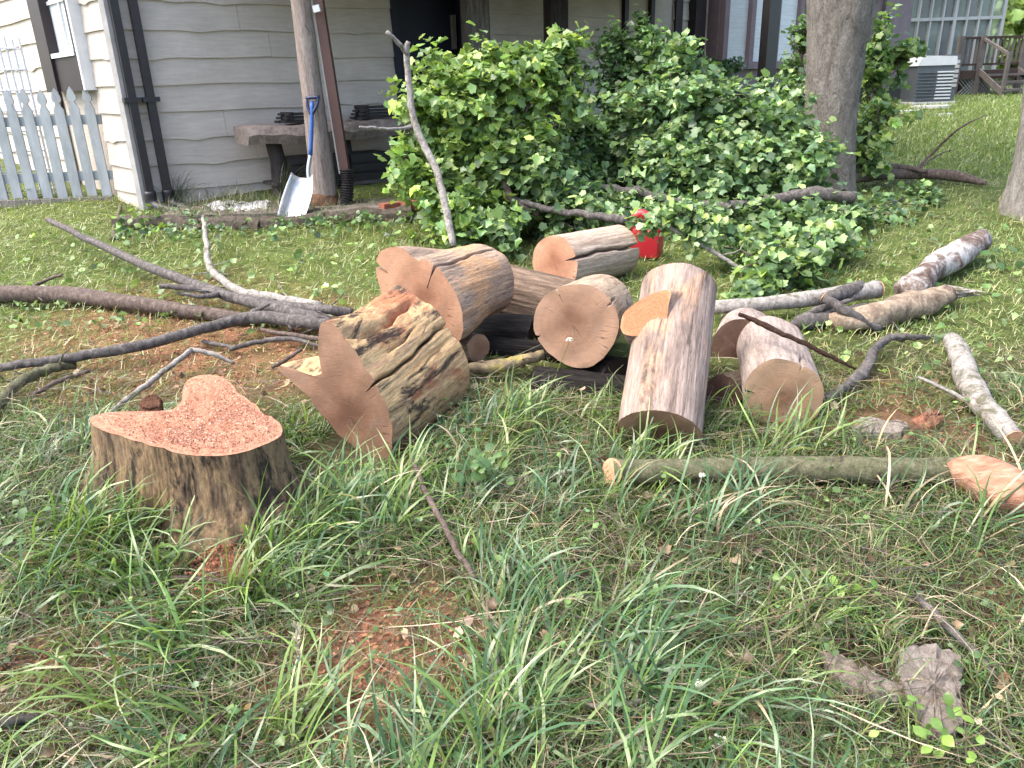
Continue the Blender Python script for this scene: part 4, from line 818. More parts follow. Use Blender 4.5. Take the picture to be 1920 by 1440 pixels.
# pole lying in the grass at the front right
pA, pB = g(1150, 885, .06), g(1800, 884, .06)
po = branch('long green-grey pole lying in the grass with an oblique pink cut', [pA, g(1300, 882, .06), g(1480, 880, .06), g(1650, 882, .06), pB, g(1900, 905, .06), g(2010, 930, .05)], [.042, .043, .044, .045, .047, .062, .058], K_green, name='pole', cat='pole', cuts=(0,), seg=16, lump=.04, group=None, obl=.9)
oc = [(1776, 868), (1795, 857), (1840, 853), (1885, 866), (1925, 890), (1945, 925), (1930, 948), (1890, 944), (1850, 932), (1815, 908), (1788, 888)]
oc_c = g(1855, 898, .095); on = unit(CAM-oc_c)*.8 + Z*.6; on = unit(on)
rim = catmull([plane_hit(a, b, oc_c, on) for a, b in oc+[oc[0]]], 3)[:-1]; n_ = len(rim); c0 = rim.mean(0)
V = np.vstack([[c0+on*.014], c0+(rim-c0)*.6+on*.009, rim, c0+(rim-c0)*1.02-on*.10]); Fs = [(0, 1+i, 1+(i+1) % n_) for i in range(n_)]+[(1+k*n_+i, 1+(k+1)*n_+i, 1+(k+1)*n_+(i+1) % n_, 1+k*n_+(i+1) % n_) for k in range(2) for i in range(n_)]
t = NT('oblique_cut'); v = t.coord((1, 1, 1)); q = t.n('ShaderNodeSeparateXYZ'); t.put(q.inputs[0], v)
vv = t.coord((6, 40, 40)); c = t.ramp(t.noise(vv, 1.2, 6, .6, .3), [(.3, (.21, .095, .058)), (.5, (.32, .17, .11)), (.7, (.42, .26, .18))]); t.bump(t.noise(vv, 3, 4, .6), .006); M_obl = t.base(c, .85, .2)
obj('oblique_cut', V, Fs, M_obl, po, smooth=True)
# right side
branch('smooth pale crooked branch lying on the right lawn', [g(1900, 822, .04), g(1870, 790, .05), g(1835, 748, .06), g(1812, 705, .065), g(1800, 665, .07), g(1783, 636, .07)], [.036, .042, .047, .05, .046, .036], K_pale, cuts=(0,), lump=.06, seg=14)
branch('curly thin branch on the lawn right of the round grey log', [g(1545, 752, .03), g(1590, 722, .05), g(1622, 695, .06), g(1640, 655, .07), g(1672, 633, .06), g(1715, 632, .05), g(1755, 632, .02)], [.022, .022, .024, .02, .017, .014, .008], K_grey, lump=.2)
branch('straight grey pole with a pink sawn end behind the right logs', [g(1335, 577, .08), g(1430, 570, .09), g(1520, 560, .1), g(1600, 548, .11), g(1645, 543, .11)], [.036, .038, .042, .045, .047], K_pale, cuts=(1,), lump=.05, seg=16, name='pole', cat='pole')
branch('black charred pole end beside the pink sawn end', [g(1545, 562, .12), g(1590, 545, .13), g(1612, 538, .13)], [.03, .036, .038], K_grey, lump=.1, seg=14, name='pole', cat='pole')
branch('thick rotten log with white patches on its bark, far right of the pile', [g(1705, 545, .09), g(1740, 512, .1), g(1790, 480, .11), g(1838, 452, .12)], [.075, .072, .08, .072], K_white, cuts=(), lump=.12, seg=18, name='rotten_log', cat='log')
ro = branch('broken rotten log with a splintered end in front of the white one', [g(1560, 605, .05), g(1640, 592, .07), g(1720, 570, .075), g(1775, 553, .07)], [.045, .07, .068, .055], streaked('rotten_tan_wood', [(.3, (.10, .07, .055)), (.45, (.24, .18, .13)), (.6, (.40, .31, .22)), (.75, (.50, .47, .44))], zs=.7, scale=7, bump=.015), lump=.16, seg=18, name='rotten_log', cat='log')
for k in range(7):
    p = g(1760+k*2, 556-k*2, .07) + np.array((0, 0, .03*math.sin(k*2.1))); q = g(1800+8*((k*5) % 7), 556-2*k, .05+.012*k)
    v_, f_ = tube([p, (p+q)/2, q], [.022, .014, .003], 5, 3, .2); obj('splinter', v_, f_, K_pale, ro)
branch('grey splintered wood lying under the straight grey pole', [g(1480, 612, .04), g(1530, 598, .05), g(1590, 590, .05), g(1625, 575, .06)], [.02, .045, .042, .02], K_grey, [([g(1490, 600, .06), g(1540, 578, .1), g(1600, 562, .12)], [.012, .018, .01]), ([g(1500, 606, .05), g(1560, 585, .08), g(1620, 578, .09)], [.01, .014, .009])], lump=.3, name='splintered_branch')
branch('short grey stick propped across the broken rotten log', [g(1545, 558, .16), g(1590, 585, .11), g(1650, 617, .03)], [.022, .024, .02], K_grey, cuts=(0,), lump=.08)
branch('dark bark strip lying diagonally over the right log', [at(1386, 590, 3.1), at(1440, 612, 2.98), at(1500, 640, 2.9), at(1560, 670, 2.86), at(1605, 692, 2.84)], [.008, .011, .010, .008, .004], plain('dark_bark', (.055, .032, .024), .95, .1, 0, .5, 25, .015), lump=.3, name='bark_strip', cat='bark', seg=8)
branch('yellow-lichened branch lying below the grey block', [g(872, 690, .06), g(920, 688, .07), g(970, 678, .08), g(1020, 665, .09)], [.025, .03, .028, .022], streaked('yellow_lichen_bark', [(.3, (.09, .07, .05)), (.52, (.20, .155, .10)), (.6, (.28, .22, .12)), (.68, (.38, .32, .06))], zs=.6, scale=5), lump=.1)
branch('upright forked bare branch standing against the leafy heap', [at(850, 462, 4.7), at(838, 400, 4.82), at(818, 320, 4.95), at(790, 262, 5.05), at(775, 220, 5.1), at(766, 150, 5.15), at(762, 100, 5.18), at(766, 78, 5.18)], [.022, .023, .023, .024, .022, .020, .019, .014], K_pale,
       [([at(764, 102, 5.17), at(745, 78, 5.12), at(725, 60, 5.08)], [.015, .014, .012]), ([at(775, 236, 5.1), at(745, 242, 5.0), at(710, 241, 4.9), at(674, 238, 4.82)], [.012, .010, .009, .007])], name='forked_branch')
branch('thin pale stem leaning from the sprig over the red can', [at(1420, 526, 4.5), at(1330, 468, 4.62), at(1250, 424, 4.72), at(1215, 405, 4.75)], [.011, .013, .012, .007], K_pale, [([at(1350, 480, 4.6), at(1385, 470, 4.6), at(1395, 455, 4.65)], [.005, .004, .003]), ([at(1385, 500, 4.55), at(1395, 540, 4.45), at(1408, 560, 4.4)], [.006, .005, .004])], wob=.002)
branch('dark fallen limb on the lawn behind the tree trunk', [g(1560, 338, .12), g(1640, 328, .12), g(1720, 326, .1), g(1790, 330, .08), g(1850, 345, .03)], [.052, .05, .044, .046, .02], K_brn, [([g(1600, 322, .15), g(1680, 313, .16), g(1740, 322, .14)], [.03, .03, .02]), ([g(1715, 320, .14), g(1755, 280, .3), g(1800, 240, .5), g(1850, 215, .6)], [.014, .012, .009, .004]), ([g(1725, 315, .14), g(1760, 290, .2), g(1790, 280, .25)], [.009, .007, .003])])
branch('stick half hidden in the foreground grass below the butt log', [g(772, 862, .10), g(800, 925, .09), g(840, 1000, .08), g(890, 1085, .05)], [.0085, .0095, .009, .008], K_brn, group='sticks in the foreground grass')
branch('stick standing nearly upright in the foreground grass', [g(935, 1215, .07), g(922, 1290, .05), g(905, 1380, .03), g(890, 1460, .0)], [.008, .011, .011, .010], K_brn, group='sticks in the foreground grass')
branch('dark stick in the grass above the bark slab', [g(1720, 1120, .05), g(1780, 1175, .05), g(1865, 1265, .03)], [.009, .010, .009], K_grey, group='sticks in the foreground grass')
branch('short pale stick at the right of the foreground grass', [g(1090, 1318, .04), g(1150, 1322, .04), g(1235, 1310, .03)], [.006, .007, .005], K_pale, group='sticks in the foreground grass')
branch('thin stick near the base of the stump', [g(235, 1115, .03), g(330, 1085, .04), g(450, 1095, .04), g(540, 1110, .02)], [.007, .008, .008, .005], K_brn, group='sticks in the foreground grass')
branch('grey stick end in the bottom left corner', [g(-60, 1365, .04), g(20, 1352, .04), g(70, 1352, .02)], [.012, .013, .009], K_grey, group='sticks in the foreground grass')
# bark pieces
def bark(label, outl, hgt, m, seed, curl=.01):
    rs = np.random.default_rng(seed); rim = catmull([g(a, b, hgt) for a, b in outl+[outl[0]]], 5)[:-1]; rim += rs.normal(0, .004, rim.shape); n_ = len(rim); c0 = rim.mean(0)
    V, Fs = [c0+Z*curl], []
    for k in (.2, .4, .6, .8, 1.0):
        q = c0+(rim-c0)*k; q = q + Z*(curl*(1-k*k) + rs.normal(0, .005, n_))[:, None] if False else q + np.outer(curl*(1-k*k)+rs.normal(0, .0035, n_), Z); V += list(q)
    V += list(rim-Z*.025)
    Fs = [(0, 1+i, 1+(i+1) % n_) for i in range(n_)]+[(1+k*n_+i, 1+(k+1)*n_+i, 1+(k+1)*n_+(i+1) % n_, 1+k*n_+(i+1) % n_) for k in range(5) for i in range(n_)]
    return solo('bark_piece', label, 'bark', V, Fs, m, 'loose pieces of bark')
t = NT('pink_grey_bark'); v = t.coord(); c = t.ramp(t.noise(v, 26, 8, .8), [(.34, (.11, .085, .07)), (.44, (.33, .28, .24)), (.7, (.52, .455, .405))]); t.bump(t.noise(v, 45, 8, .8), .03); M_barkp = t.base(c, .95, .1)
bark('rough pinkish slab of bark in the grass, lower right', [(1690, 1222), (1735, 1208), (1790, 1222), (1805, 1260), (1795, 1300), (1806, 1330), (1790, 1372), (1750, 1375), (1720, 1340), (1700, 1300), (1685, 1262)], .04, M_barkp, 1)
bark('long grey strip of bark left of the rough slab', [(1540, 1222), (1570, 1225), (1620, 1255), (1690, 1290), (1680, 1312), (1630, 1300), (1570, 1268)], .04, streaked('grey_bark_strip', [(.3, (.10, .08, .065)), (.6, (.30, .25, .21)), (.8, (.44, .38, .33))], zs=1, scale=20), 2)
bark('brown chip of bark lying in the sawdust below the right log', [(1598, 795), (1615, 782), (1660, 790), (1700, 792), (1695, 806), (1640, 812), (1605, 808)], .03, M_barkp, 3)
bark('reddish wood chip right of the brown bark chip', [(1712, 784), (1745, 770), (1768, 778), (1755, 796), (1722, 796)], .03, plain('red_chip', (.24, .11, .07), .95, .1, 0, .4, 30, .01), 4)

# ------------------------------------------------------------------ red fuel can
M_red = plain('red_plastic', (.42, .018, .030), .42, .5, 0, .12, 6, .001); M_ylw = plain('yellow_plastic', (.62, .34, .03), .5, .4, 0, .1, 8)
cb = g(1212, 482); rz = R(-25)
can = thing('fuel_can', 'red plastic fuel can standing behind the pale log', 'fuel can', cb)
ca, sa = math.cos(rz), math.sin(rz); ex, ey = np.array((ca, sa, 0)), np.array((-sa, ca, 0))
prf = [(-.105, 0), (.10, 0), (.115, .02), (.115, .17), (.09, .215), (.03, .225), (-.01, .235), (-.05, .245), (-.09, .235), (-.115, .19), (-.118, .02)]
V = []
for k, (dy, sc) in enumerate(((-.085, .90), (-.075, .98), (0, 1.0), (.075, .98), (.085, .90))):
    V += [cb + ex*x*sc + ey*dy + Z*(.12+(z_-.12)*sc) for x, z_ in prf]
n_ = len(prf); Fs = [(k*n_+i, k*n_+(i+1) % n_, (k+1)*n_+(i+1) % n_, (k+1)*n_+i) for k in range(4) for i in range(n_)]+[tuple(range(n_-1, -1, -1)), tuple(4*n_+i for i in range(n_))]
V = [cb + (q_-cb)*.84 for q_ in V]; bo = obj('body', V, Fs, M_red, can, smooth=True); bv = bo.modifiers.new('round', 'BEVEL'); bv.width = .022; bv.segments = 3; bv.limit_method = 'ANGLE'
v_, f_ = tube([cb-ex*.095+Z*.20, cb-ex*.105+Z*.29, cb-ex*.06+Z*.335, cb+ex*.0+Z*.32, cb+ex*.07+Z*.27, cb+ex*.095+Z*.20], [.034, .036, .036, .034, .03, .028], 12, 5, 0); obj('handle', cb+(v_-cb)*.84, f_, M_red, can, smooth=True)
v_, f_ = tube([cb+ex*.06+Z*.21, cb+ex*.06+Z*.25], [.028, .028], 14, 2, 0); obj('cap', cb+(v_-cb)*.84, f_, M_ylw, can)
v_, f_ = tube([cb+ex*.06+Z*.25, cb+ex*.10+Z*.30, cb+ex*.19+Z*.325], [.014, .013, .010], 10, 4, 0); obj('spout', cb+(v_-cb)*.84, f_, M_ylw, can, smooth=True)

# ------------------------------------------------------------------ leaves
LT = np.array([(0, 0, 0), (.26, -.07, 0), (.50, .06, 0), (.42, .24, 0), (.58, .50, 0), (.40, .60, 0), (.27, .76, 0), (0, .92, 0), (-.27, .76, 0), (-.40, .60, 0), (-.58, .50, 0), (-.42, .24, 0), (-.50, .06, 0), (-.26, -.07, 0), (0, .36, 0)])
LT[:, 2] = .28*np.abs(LT[:, 0]) - .30*(LT[:, 1]-.3)**2; LT[14, 2] = -.04
LF = np.array([(14, i, (i+1) % 14) for i in range(14)])
def leaves(P, up, size, cols, seed, spread=.55, droop=.35, var=.36):
    """maple leaves at points P, facing roughly along up"""
    rs = np.random.default_rng(seed); n = len(P); nrm = up + rs.normal(0, spread, (n, 3)); nrm /= np.linalg.norm(nrm, axis=1)[:, None]
    d = rs.normal(0, 1, (n, 3)); d[:, 2] -= droop; d -= nrm*(d*nrm).sum(1)[:, None]; d /= np.linalg.norm(d, axis=1)[:, None]; x = np.cross(d, nrm)
    s = size*rs.uniform(.5, 1.4, n)
    cu = rs.uniform(-.4, 3.0, (n, 1))
    V = P[:, None, :] + s[:, None, None]*(LT[None, :, 0, None]*x[:, None]+LT[None, :, 1, None]*d[:, None]+(LT[None, :, 2]*cu)[:, :, None]*nrm[:, None])
    Fc = (LF[None] + (np.arange(n)*15)[:, None, None]).reshape(-1, 3)
    c = np.array(cols)[rs.integers(0, len(cols), n)]*np.exp(rs.normal(0, var, (n, 1)))
    return V.reshape(-1, 3), Fc, np.repeat(c, 15, 0)
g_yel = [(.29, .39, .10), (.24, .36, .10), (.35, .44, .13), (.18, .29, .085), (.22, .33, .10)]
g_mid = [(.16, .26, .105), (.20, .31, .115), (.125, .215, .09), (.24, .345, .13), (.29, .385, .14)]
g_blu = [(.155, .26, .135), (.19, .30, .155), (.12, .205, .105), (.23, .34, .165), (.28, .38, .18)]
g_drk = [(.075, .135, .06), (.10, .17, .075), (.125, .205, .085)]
def pal(c): return [tuple(x) for x in c]
leafmeshes = {}
def leaf_single(i, cols):
    key = (i % 4, id(cols))
    if key not in leafmeshes:
        v_, f_, c_ = leaves(np.zeros((1, 3)), np.array((0, 0, 1.0)), 1.0, [cols[i % len(cols)]], 50+i % 4, .02, 0)
        leafmeshes[key] = mesh('leaf', v_, f_, M_leaf, c_)
    return leafmeshes[key]
def leafy_branch(label, blobs, limbs, cols, size, seed, m=K_brn, ntw=14, nsingle=40, name='leafy_branch', cat='branch', group='leafy maple branches heaped by the porch', base=None, shell=.55):
    """blobs: (centre, (rx, ry, rz), n); limbs: (points, radii). Leaves sit on twigs that reach through each blob"""
    rs = np.random.default_rng(seed); size = size*.52; blobs = [(a_, b_, int(n_*2.7)) for a_, b_, n_ in blobs]; c0 = np.array(blobs[0][0]); b = np.array(base) if base is not None else np.array((c0[0], c0[1], float(ground(c0[0], c0[1]))))
    o = thing(name, label, cat, b, None, group)
    for P, r in limbs:
        v_, f_ = tube(P, r, 9, 6, .12, .006); obj('limb', v_, f_, m, o, smooth=True)
    PP, UU = [], []; tw = []
    for c, rad, n in blobs:
        c, rad = np.array(c, float), np.array(rad, float); k = max(5, int(n/22))
        # twigs from inside the blob outwards, leaves along the outer half of each twig
        d = rs.normal(0, 1, (k, 3)); d[:, 2] += .25; d /= np.linalg.norm(d, axis=1)[:, None]
        ends = c + d*rad*(shell+(1.30-shell)*rs.uniform(0, 1, (k, 1))**1.4); st = c + d*rad*.15 + rs.normal(0, .12, (k, 3))*rad
        per = rs.multinomial(n, np.ones(k)/k)
        for i in range(k):
            t_ = 1-rs.uniform(0, 1, per[i])**1.6*.75; sag = -.10*rad[2]*(t_**2)
            p = st[i]*(1-t_)[:, None] + ends[i]*t_[:, None]; p[:, 2] += sag; p = p + rs.normal(0, .040, p.shape)
            PP.append(p); UU.append(np.tile(np.array((0, -.12, 1.0)) + d[i]*.35, (len(p), 1)))
            if len(tw) < ntw*len(blobs): tw.append((st[i], (st[i]+ends[i])/2+rs.normal(0, .02, 3), ends[i]-np.array((0, 0, .1*rad[2]))))
    PP, UU = np.concatenate(PP), np.concatenate(UU); gz_ = ground(PP[:, 0], PP[:, 1]); PP[:, 2] = np.maximum(PP[:, 2], gz_+.03)
    v_, f_ = join([tube(q, [.007, .005, .002], 5, 3, .1) for q in tw]); tag(obj('twigs', v_, f_, m, o), kind='stuff')
    near = np.argsort(np.linalg.norm(PP-CAM, axis=1)); one = near[:nsingle*6:6] if nsingle else []
    keep = np.ones(len(PP), bool); keep[one] = False
    v_, f_, c_ = leaves(PP[keep], UU[keep], size, cols, seed+1); tag(obj('foliage', v_, f_, M_leaf, o, col=c_), kind='stuff')
    A_ = FRAME[o.name]
    for j, i in enumerate(one):
        lf = bpy.data.objects.new('leaf', leaf_single(j, cols)); S.collection.objects.link(lf); lf.parent = o
        lf.location = PP[i] + A_[:3, 3]; sz = size*rs.uniform(.7, 1.25); lf.scale = (sz,)*3
        lf.rotation_euler = Vector(unit(UU[i]+rs.normal(0, .4, 3))).to_track_quat('Z', 'Y').to_euler(); 
    return o
e3 = lambda *a: tuple(a)
leafy_branch('bright yellow-green leafy branch nearest the porch bench, left of the heap', [(at(775, 195, 5.7), (.16, .2, .08), 60), (at(760, 300, 5.6), (.14, .2, .14), 80), (at(880, 200, 5.95), (.50, .45, .40), 900), (at(820, 330, 5.7), (.26, .3, .42), 420), (at(960, 150, 6.1), (.42, .4, .28), 520), (at(960, 300, 5.85), (.42, .35, .4), 560), (at(880, 400, 5.5), (.36, .3, .2), 330)],
             [([at(1010, 400, 5.5), at(960, 375, 5.55), at(930, 300, 5.7), at(880, 200, 5.9), at(860, 130, 6.0)], [.03, .026, .02, .014, .006]), ([at(930, 300, 5.7), at(980, 220, 5.9), at(1010, 140, 6.1)], [.016, .012, .006])], g_yel+g_mid[:2], .115, 11)
leafy_branch('upright sprig of maple leaves rising in front of the dark porch post', [(at(1055, 95, 6.3), (.17, .15, .18), 75), (at(1040, 160, 6.3), (.22, .2, .2), 90), (at(1085, 190, 6.3), (.14, .15, .2), 60)], [([at(1030, 300, 6.1), at(1045, 200, 6.2), at(1055, 110, 6.3), at(1050, 66, 6.3)], [.012, .010, .007, .003])], g_yel[:3]+g_mid, .12, 12, nsingle=15)
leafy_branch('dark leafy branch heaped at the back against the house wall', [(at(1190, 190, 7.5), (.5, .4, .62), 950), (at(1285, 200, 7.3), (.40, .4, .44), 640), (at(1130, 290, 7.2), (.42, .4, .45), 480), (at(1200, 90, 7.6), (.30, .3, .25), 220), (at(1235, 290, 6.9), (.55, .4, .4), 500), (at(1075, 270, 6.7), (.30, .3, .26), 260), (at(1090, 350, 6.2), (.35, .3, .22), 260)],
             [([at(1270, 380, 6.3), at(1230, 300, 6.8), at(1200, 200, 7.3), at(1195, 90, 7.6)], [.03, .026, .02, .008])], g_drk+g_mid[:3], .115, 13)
leafy_branch('big blue-green leafy branch filling the middle of the heap', [(at(1270, 230, 6.5), (.52, .4, .40), 800), (at(1400, 260, 6.4), (.55, .4, .40), 950), (at(1330, 330, 6.1), (.6, .4, .3), 700), (at(1480, 320, 6.2), (.45, .4, .36), 560), (at(1400, 250, 6.7), (.30, .3, .16), 220), (at(1275, 110, 7.0), (.22, .3, .16), 110)],
             [([g(1600, 372, .25), g(1530, 362, .3), g(1450, 375, .25), g(1370, 388, .2), g(1270, 380, .22), g(1180, 357, .28), g(1110, 352, .3), g(1050, 340, .35)], [.045, .044, .042, .04, .034, .032, .024, .014]), ([at(1330, 380, 6.0), at(1360, 300, 6.2), at(1400, 220, 6.5)], [.025, .02, .008])], g_blu+g_mid, .11, 14, m=K_grey)
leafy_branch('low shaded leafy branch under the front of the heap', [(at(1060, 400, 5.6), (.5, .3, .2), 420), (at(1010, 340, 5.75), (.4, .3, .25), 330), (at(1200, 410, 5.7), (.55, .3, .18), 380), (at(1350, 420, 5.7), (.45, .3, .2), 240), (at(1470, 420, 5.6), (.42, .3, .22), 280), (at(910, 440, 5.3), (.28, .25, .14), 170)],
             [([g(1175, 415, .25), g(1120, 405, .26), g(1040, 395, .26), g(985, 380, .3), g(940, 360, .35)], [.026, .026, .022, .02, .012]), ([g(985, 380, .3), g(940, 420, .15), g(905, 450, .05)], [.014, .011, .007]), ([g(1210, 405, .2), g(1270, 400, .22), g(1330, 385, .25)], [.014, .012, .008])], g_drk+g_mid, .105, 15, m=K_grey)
leafy_branch('leafy shoots growing up around the left side of the tree trunk', [(at(1500, 90, 7.6), (.13, .14, .3), 130), (at(1490, 190, 7.4), (.2, .2, .3), 210), (at(1470, 260, 7.0), (.3, .25, .25), 240)], [([at(1500, 330, 7.0), at(1500, 200, 7.4), at(1505, 60, 7.7)], [.014, .011, .005])], g_mid+g_blu, .105, 16, nsingle=20)
leafy_branch('leafy shoots growing up on the right side of the tree trunk', [(at(1640, 90, 7.5), (.16, .16, .32), 130), (at(1625, 170, 7.4), (.12, .15, .25), 80), (at(1690, 120, 7.5), (.20, .15, .13), 80), (at(1650, 240, 7.0), (.22, .25, .3), 150), (at(1630, 300, 6.9), (.2, .2, .2), 80), (at(1710, 95, 7.5), (.14, .12, .08), 30)], [([at(1600, 340, 6.9), at(1630, 240, 7.1), at(1640, 150, 7.4), at(1650, 60, 7.5)], [.014, .012, .009, .004]), ([at(1638, 170, 7.3), at(1680, 130, 7.4), at(1720, 90, 7.5)], [.008, .006, .003])], g_mid+g_yel[:2], .115, 17, nsingle=20)
leafy_branch('small leafy branch on the lawn right of the red can', [(g(1460, 500, .12), (.34, .26, .14), 190), (g(1400, 470, .12), (.2, .2, .16), 75), (g(1530, 450, .15), (.32, .3, .18), 170), (g(1420, 540, .06), (.2, .16, .07), 55)], [([g(1400, 545, .03), g(1450, 500, .1), g(1520, 460, .14)], [.009, .008, .005])], g_mid+g_drk+g_yel[:1], .10, 18, nsingle=30)
leafy_branch('sprig of maple leaves hanging over the red fuel can', [(at(1255, 410, 4.75), (.16, .12, .08), 55), (at(1305, 405, 4.7), (.14, .12, .10), 70), (at(1310, 440, 4.7), (.09, .1, .08), 30), (at(1215, 412, 4.75), (.08, .08, .05), 22)], [([at(1330, 430, 4.7), at(1280, 415, 4.72), at(1210, 405, 4.75)], [.006, .005, .003])], g_mid+g_blu+g_yel[:1], .085, 19, nsingle=20)
leafy_branch('leafy ground cover at the right foot of the tree trunk', [(g(1630, 395, .05), (.32, .3, .09), 130), (g(1560, 410, .1), (.35, .3, .16), 170), (g(1710, 372, .03), (.3, .2, .06), 90)], [([g(1560, 420, .05), g(1640, 390, .1), g(1700, 370, .12)], [.01, .008, .004])], g_mid+g_drk, .10, 20, nsingle=20)
leafy_branch('dark shrub clipped low below the bay windows', [(at(1350, 130, 9.6), (.30, .3, .07), 170), (at(1290, 140, 9.3), (.4, .4, .16), 200)], [([at(1300, 200, 9.3), at(1310, 150, 9.5)], [.02, .01])], g_drk+g_mid[:1], .09, 22, nsingle=0, name='shrub', cat='shrub', group=None)

# ------------------------------------------------------------------ trees
K_trunk = streaked('tree_trunk_bark', [(.3, (.17, .15, .128)), (.5, (.29, .262, .23)), (.7, (.41, .38, .34))], zs=.35, scale=9, bump=.06, stain=(.05, .042, .035), stain_amt=.62)
K_trunk2 = streaked('pale_trunk_bark', [(.3, (.14, .125, .11)), (.5, (.27, .25, .225)), (.7, (.40, .37, .34))], zs=.35, scale=11, bump=.02)
def crown(parent, c, rad, n, size, cols, seed, trunk_top):
    rs = np.random.default_rng(seed); k = 26; d = rs.normal(0, 1, (k, 3)); d /= np.linalg.norm(d, axis=1)[:, None]; cl = c + d*rad*rs.uniform(.3, 1, (k, 1))
    for i in range(0, k, 3):
        v_, f_ = tube([trunk_top, (trunk_top+cl[i])/2+rs.normal(0, .15, 3), cl[i]], [.06, .035, .01], 7, 4, .1); obj('limb', v_, f_, K_trunk, parent, smooth=True)
    i = rs.integers(0, k, n); P = cl[i] + rs.normal(0, .28, (n, 3))*np.array(rad)*.55
    v_, f_, c_ = leaves(P, np.array((0, 0, .8)), size, cols, seed, .7); tag(obj('crown', v_, f_, M_leaf, parent, col=c_), kind='stuff')
def trunk_mesh(P, r, seg=48, sub=14, seed=0, amp=.03):
    C = catmull(np.column_stack([np.array(P), r]), sub); P, r = C[:, :3], C[:, 3]; n = len(P); th = np.arange(seg)*2*np.pi/seg; rs = np.random.default_rng(seed); V = []
    ph = rs.uniform(0, 6.28, 8)
    for i in range(n):
        z_ = P[i, 2]; k = 1 + amp*sum(np.sin(f*th+ph[j]+z_*a)*w_ for j, (f, a, w_) in enumerate(((3, 1.2, .7), (5, -1.7, .6), (9, 7, .5), (14, -11, .45), (21, 17, .35)))) + rs.normal(0, .006, seg)
        V.append(np.column_stack([P[i, 0]+r[i]*k*np.cos(th), P[i, 1]+r[i]*k*np.sin(th), np.full(seg, z_)]))
    V = np.concatenate(V); Fs = [(i*seg+j, i*seg+(j+1) % seg, (i+1)*seg+(j+1) % seg, (i+1)*seg+j) for i in range(n-1) for j in range(seg)]; return V, Fs
tb = g(1556, 362); Dt = float(tb[1]); pxm = Dt/F*1.04
tree = thing('maple_tree', 'grey-barked maple with a forking trunk standing in the leafy heap', 'tree', tb)
tp = lambda px, py: at(px, py, Dt)
v_, f_ = trunk_mesh([tb-Z*.12, tp(1553, 340), tp(1555, 260), tp(1560, 180), tp(1568, 90), tp(1575, 0), tp(1568, -110), tp(1548, -260), tp(1530, -480), tp(1520, -800)], [52*pxm, 44*pxm, 42*pxm, 43*pxm, 46*pxm, 50*pxm, 42*pxm, 36*pxm, 30*pxm, 18*pxm], seed=1); obj('trunk', v_, f_, K_trunk, tree, smooth=True)
v_, f_ = trunk_mesh([tp(1592, 80), tp(1602, 0), tp(1640, -120), tp(1690, -300), tp(1740, -600)], [32*pxm, 34*pxm, 30*pxm, 25*pxm, 14*pxm], seed=2); obj('fork', v_, f_, K_trunk, tree, smooth=True)
crown(tree, tp(1580, -800)+np.array((.3, .6, .8)), np.array((2.0, 2.0, 1.0)), 2600, .13, g_mid, 31, tp(1535, -480))
FOOT.append((tb[0], tb[1], .22))
t2 = g(1955, 408); tree2 = thing('tree', 'pale tree trunk cut off by the right edge of the picture', 'tree', t2); D2 = float(t2[1])
v_, f_ = trunk_mesh([t2-Z*.1, at(1952, 385, D2), at(1958, 300, D2), at(1968, 180, D2), at(1985, 0, D2), at(2000, -300, D2), at(2010, -700, D2)], [.31, .25, .19, .165, .155, .14, .10], seed=3, amp=.05); obj('trunk', v_, f_, K_trunk2, tree2, smooth=True)
crown(tree2, at(2010, -700, D2)+np.array((.4, .3, 1.0)), np.array((1.5, 1.6, .9)), 1500, .13, g_mid, 32, at(2008, -600, D2))
FOOT.append((t2[0], t2[1], .28))
far_lab = ['bright far tree behind the deck railing', 'tall far tree beyond the sunroom roof', 'far tree right of the deck', 'darker far tree behind the bright one', 'far tree at the edge of the yard beyond the deck']
for k, (px, D, h, rw) in enumerate(((1900, 25, 4.2, 2.3), (1800, 30, 6.5, 3.2), (2010, 23, 4.5, 2.4), (1950, 34, 7, 3.6), (2120, 30, 6.5, 3.5))):
    b = at(px, 150, D); b[2] = float(slope(D)); o = thing('tree', far_lab[k], 'tree', b, None, 'trees beyond the deck')
    v_, f_ = tube([b-Z*.1, b+Z*h*.3, b+Z*h*.6], [.16, .13, .08], 10, 5, .08); obj('trunk', v_, f_, K_trunk, o, smooth=True)
    crown(o, b+Z*h*.52, np.array((rw, rw, h*.5)), 4200, .24, [(.32, .42, .16), (.38, .46, .20), (.26, .37, .13)] if k != 3 else g_mid, 40+k, b+Z*h*.45)

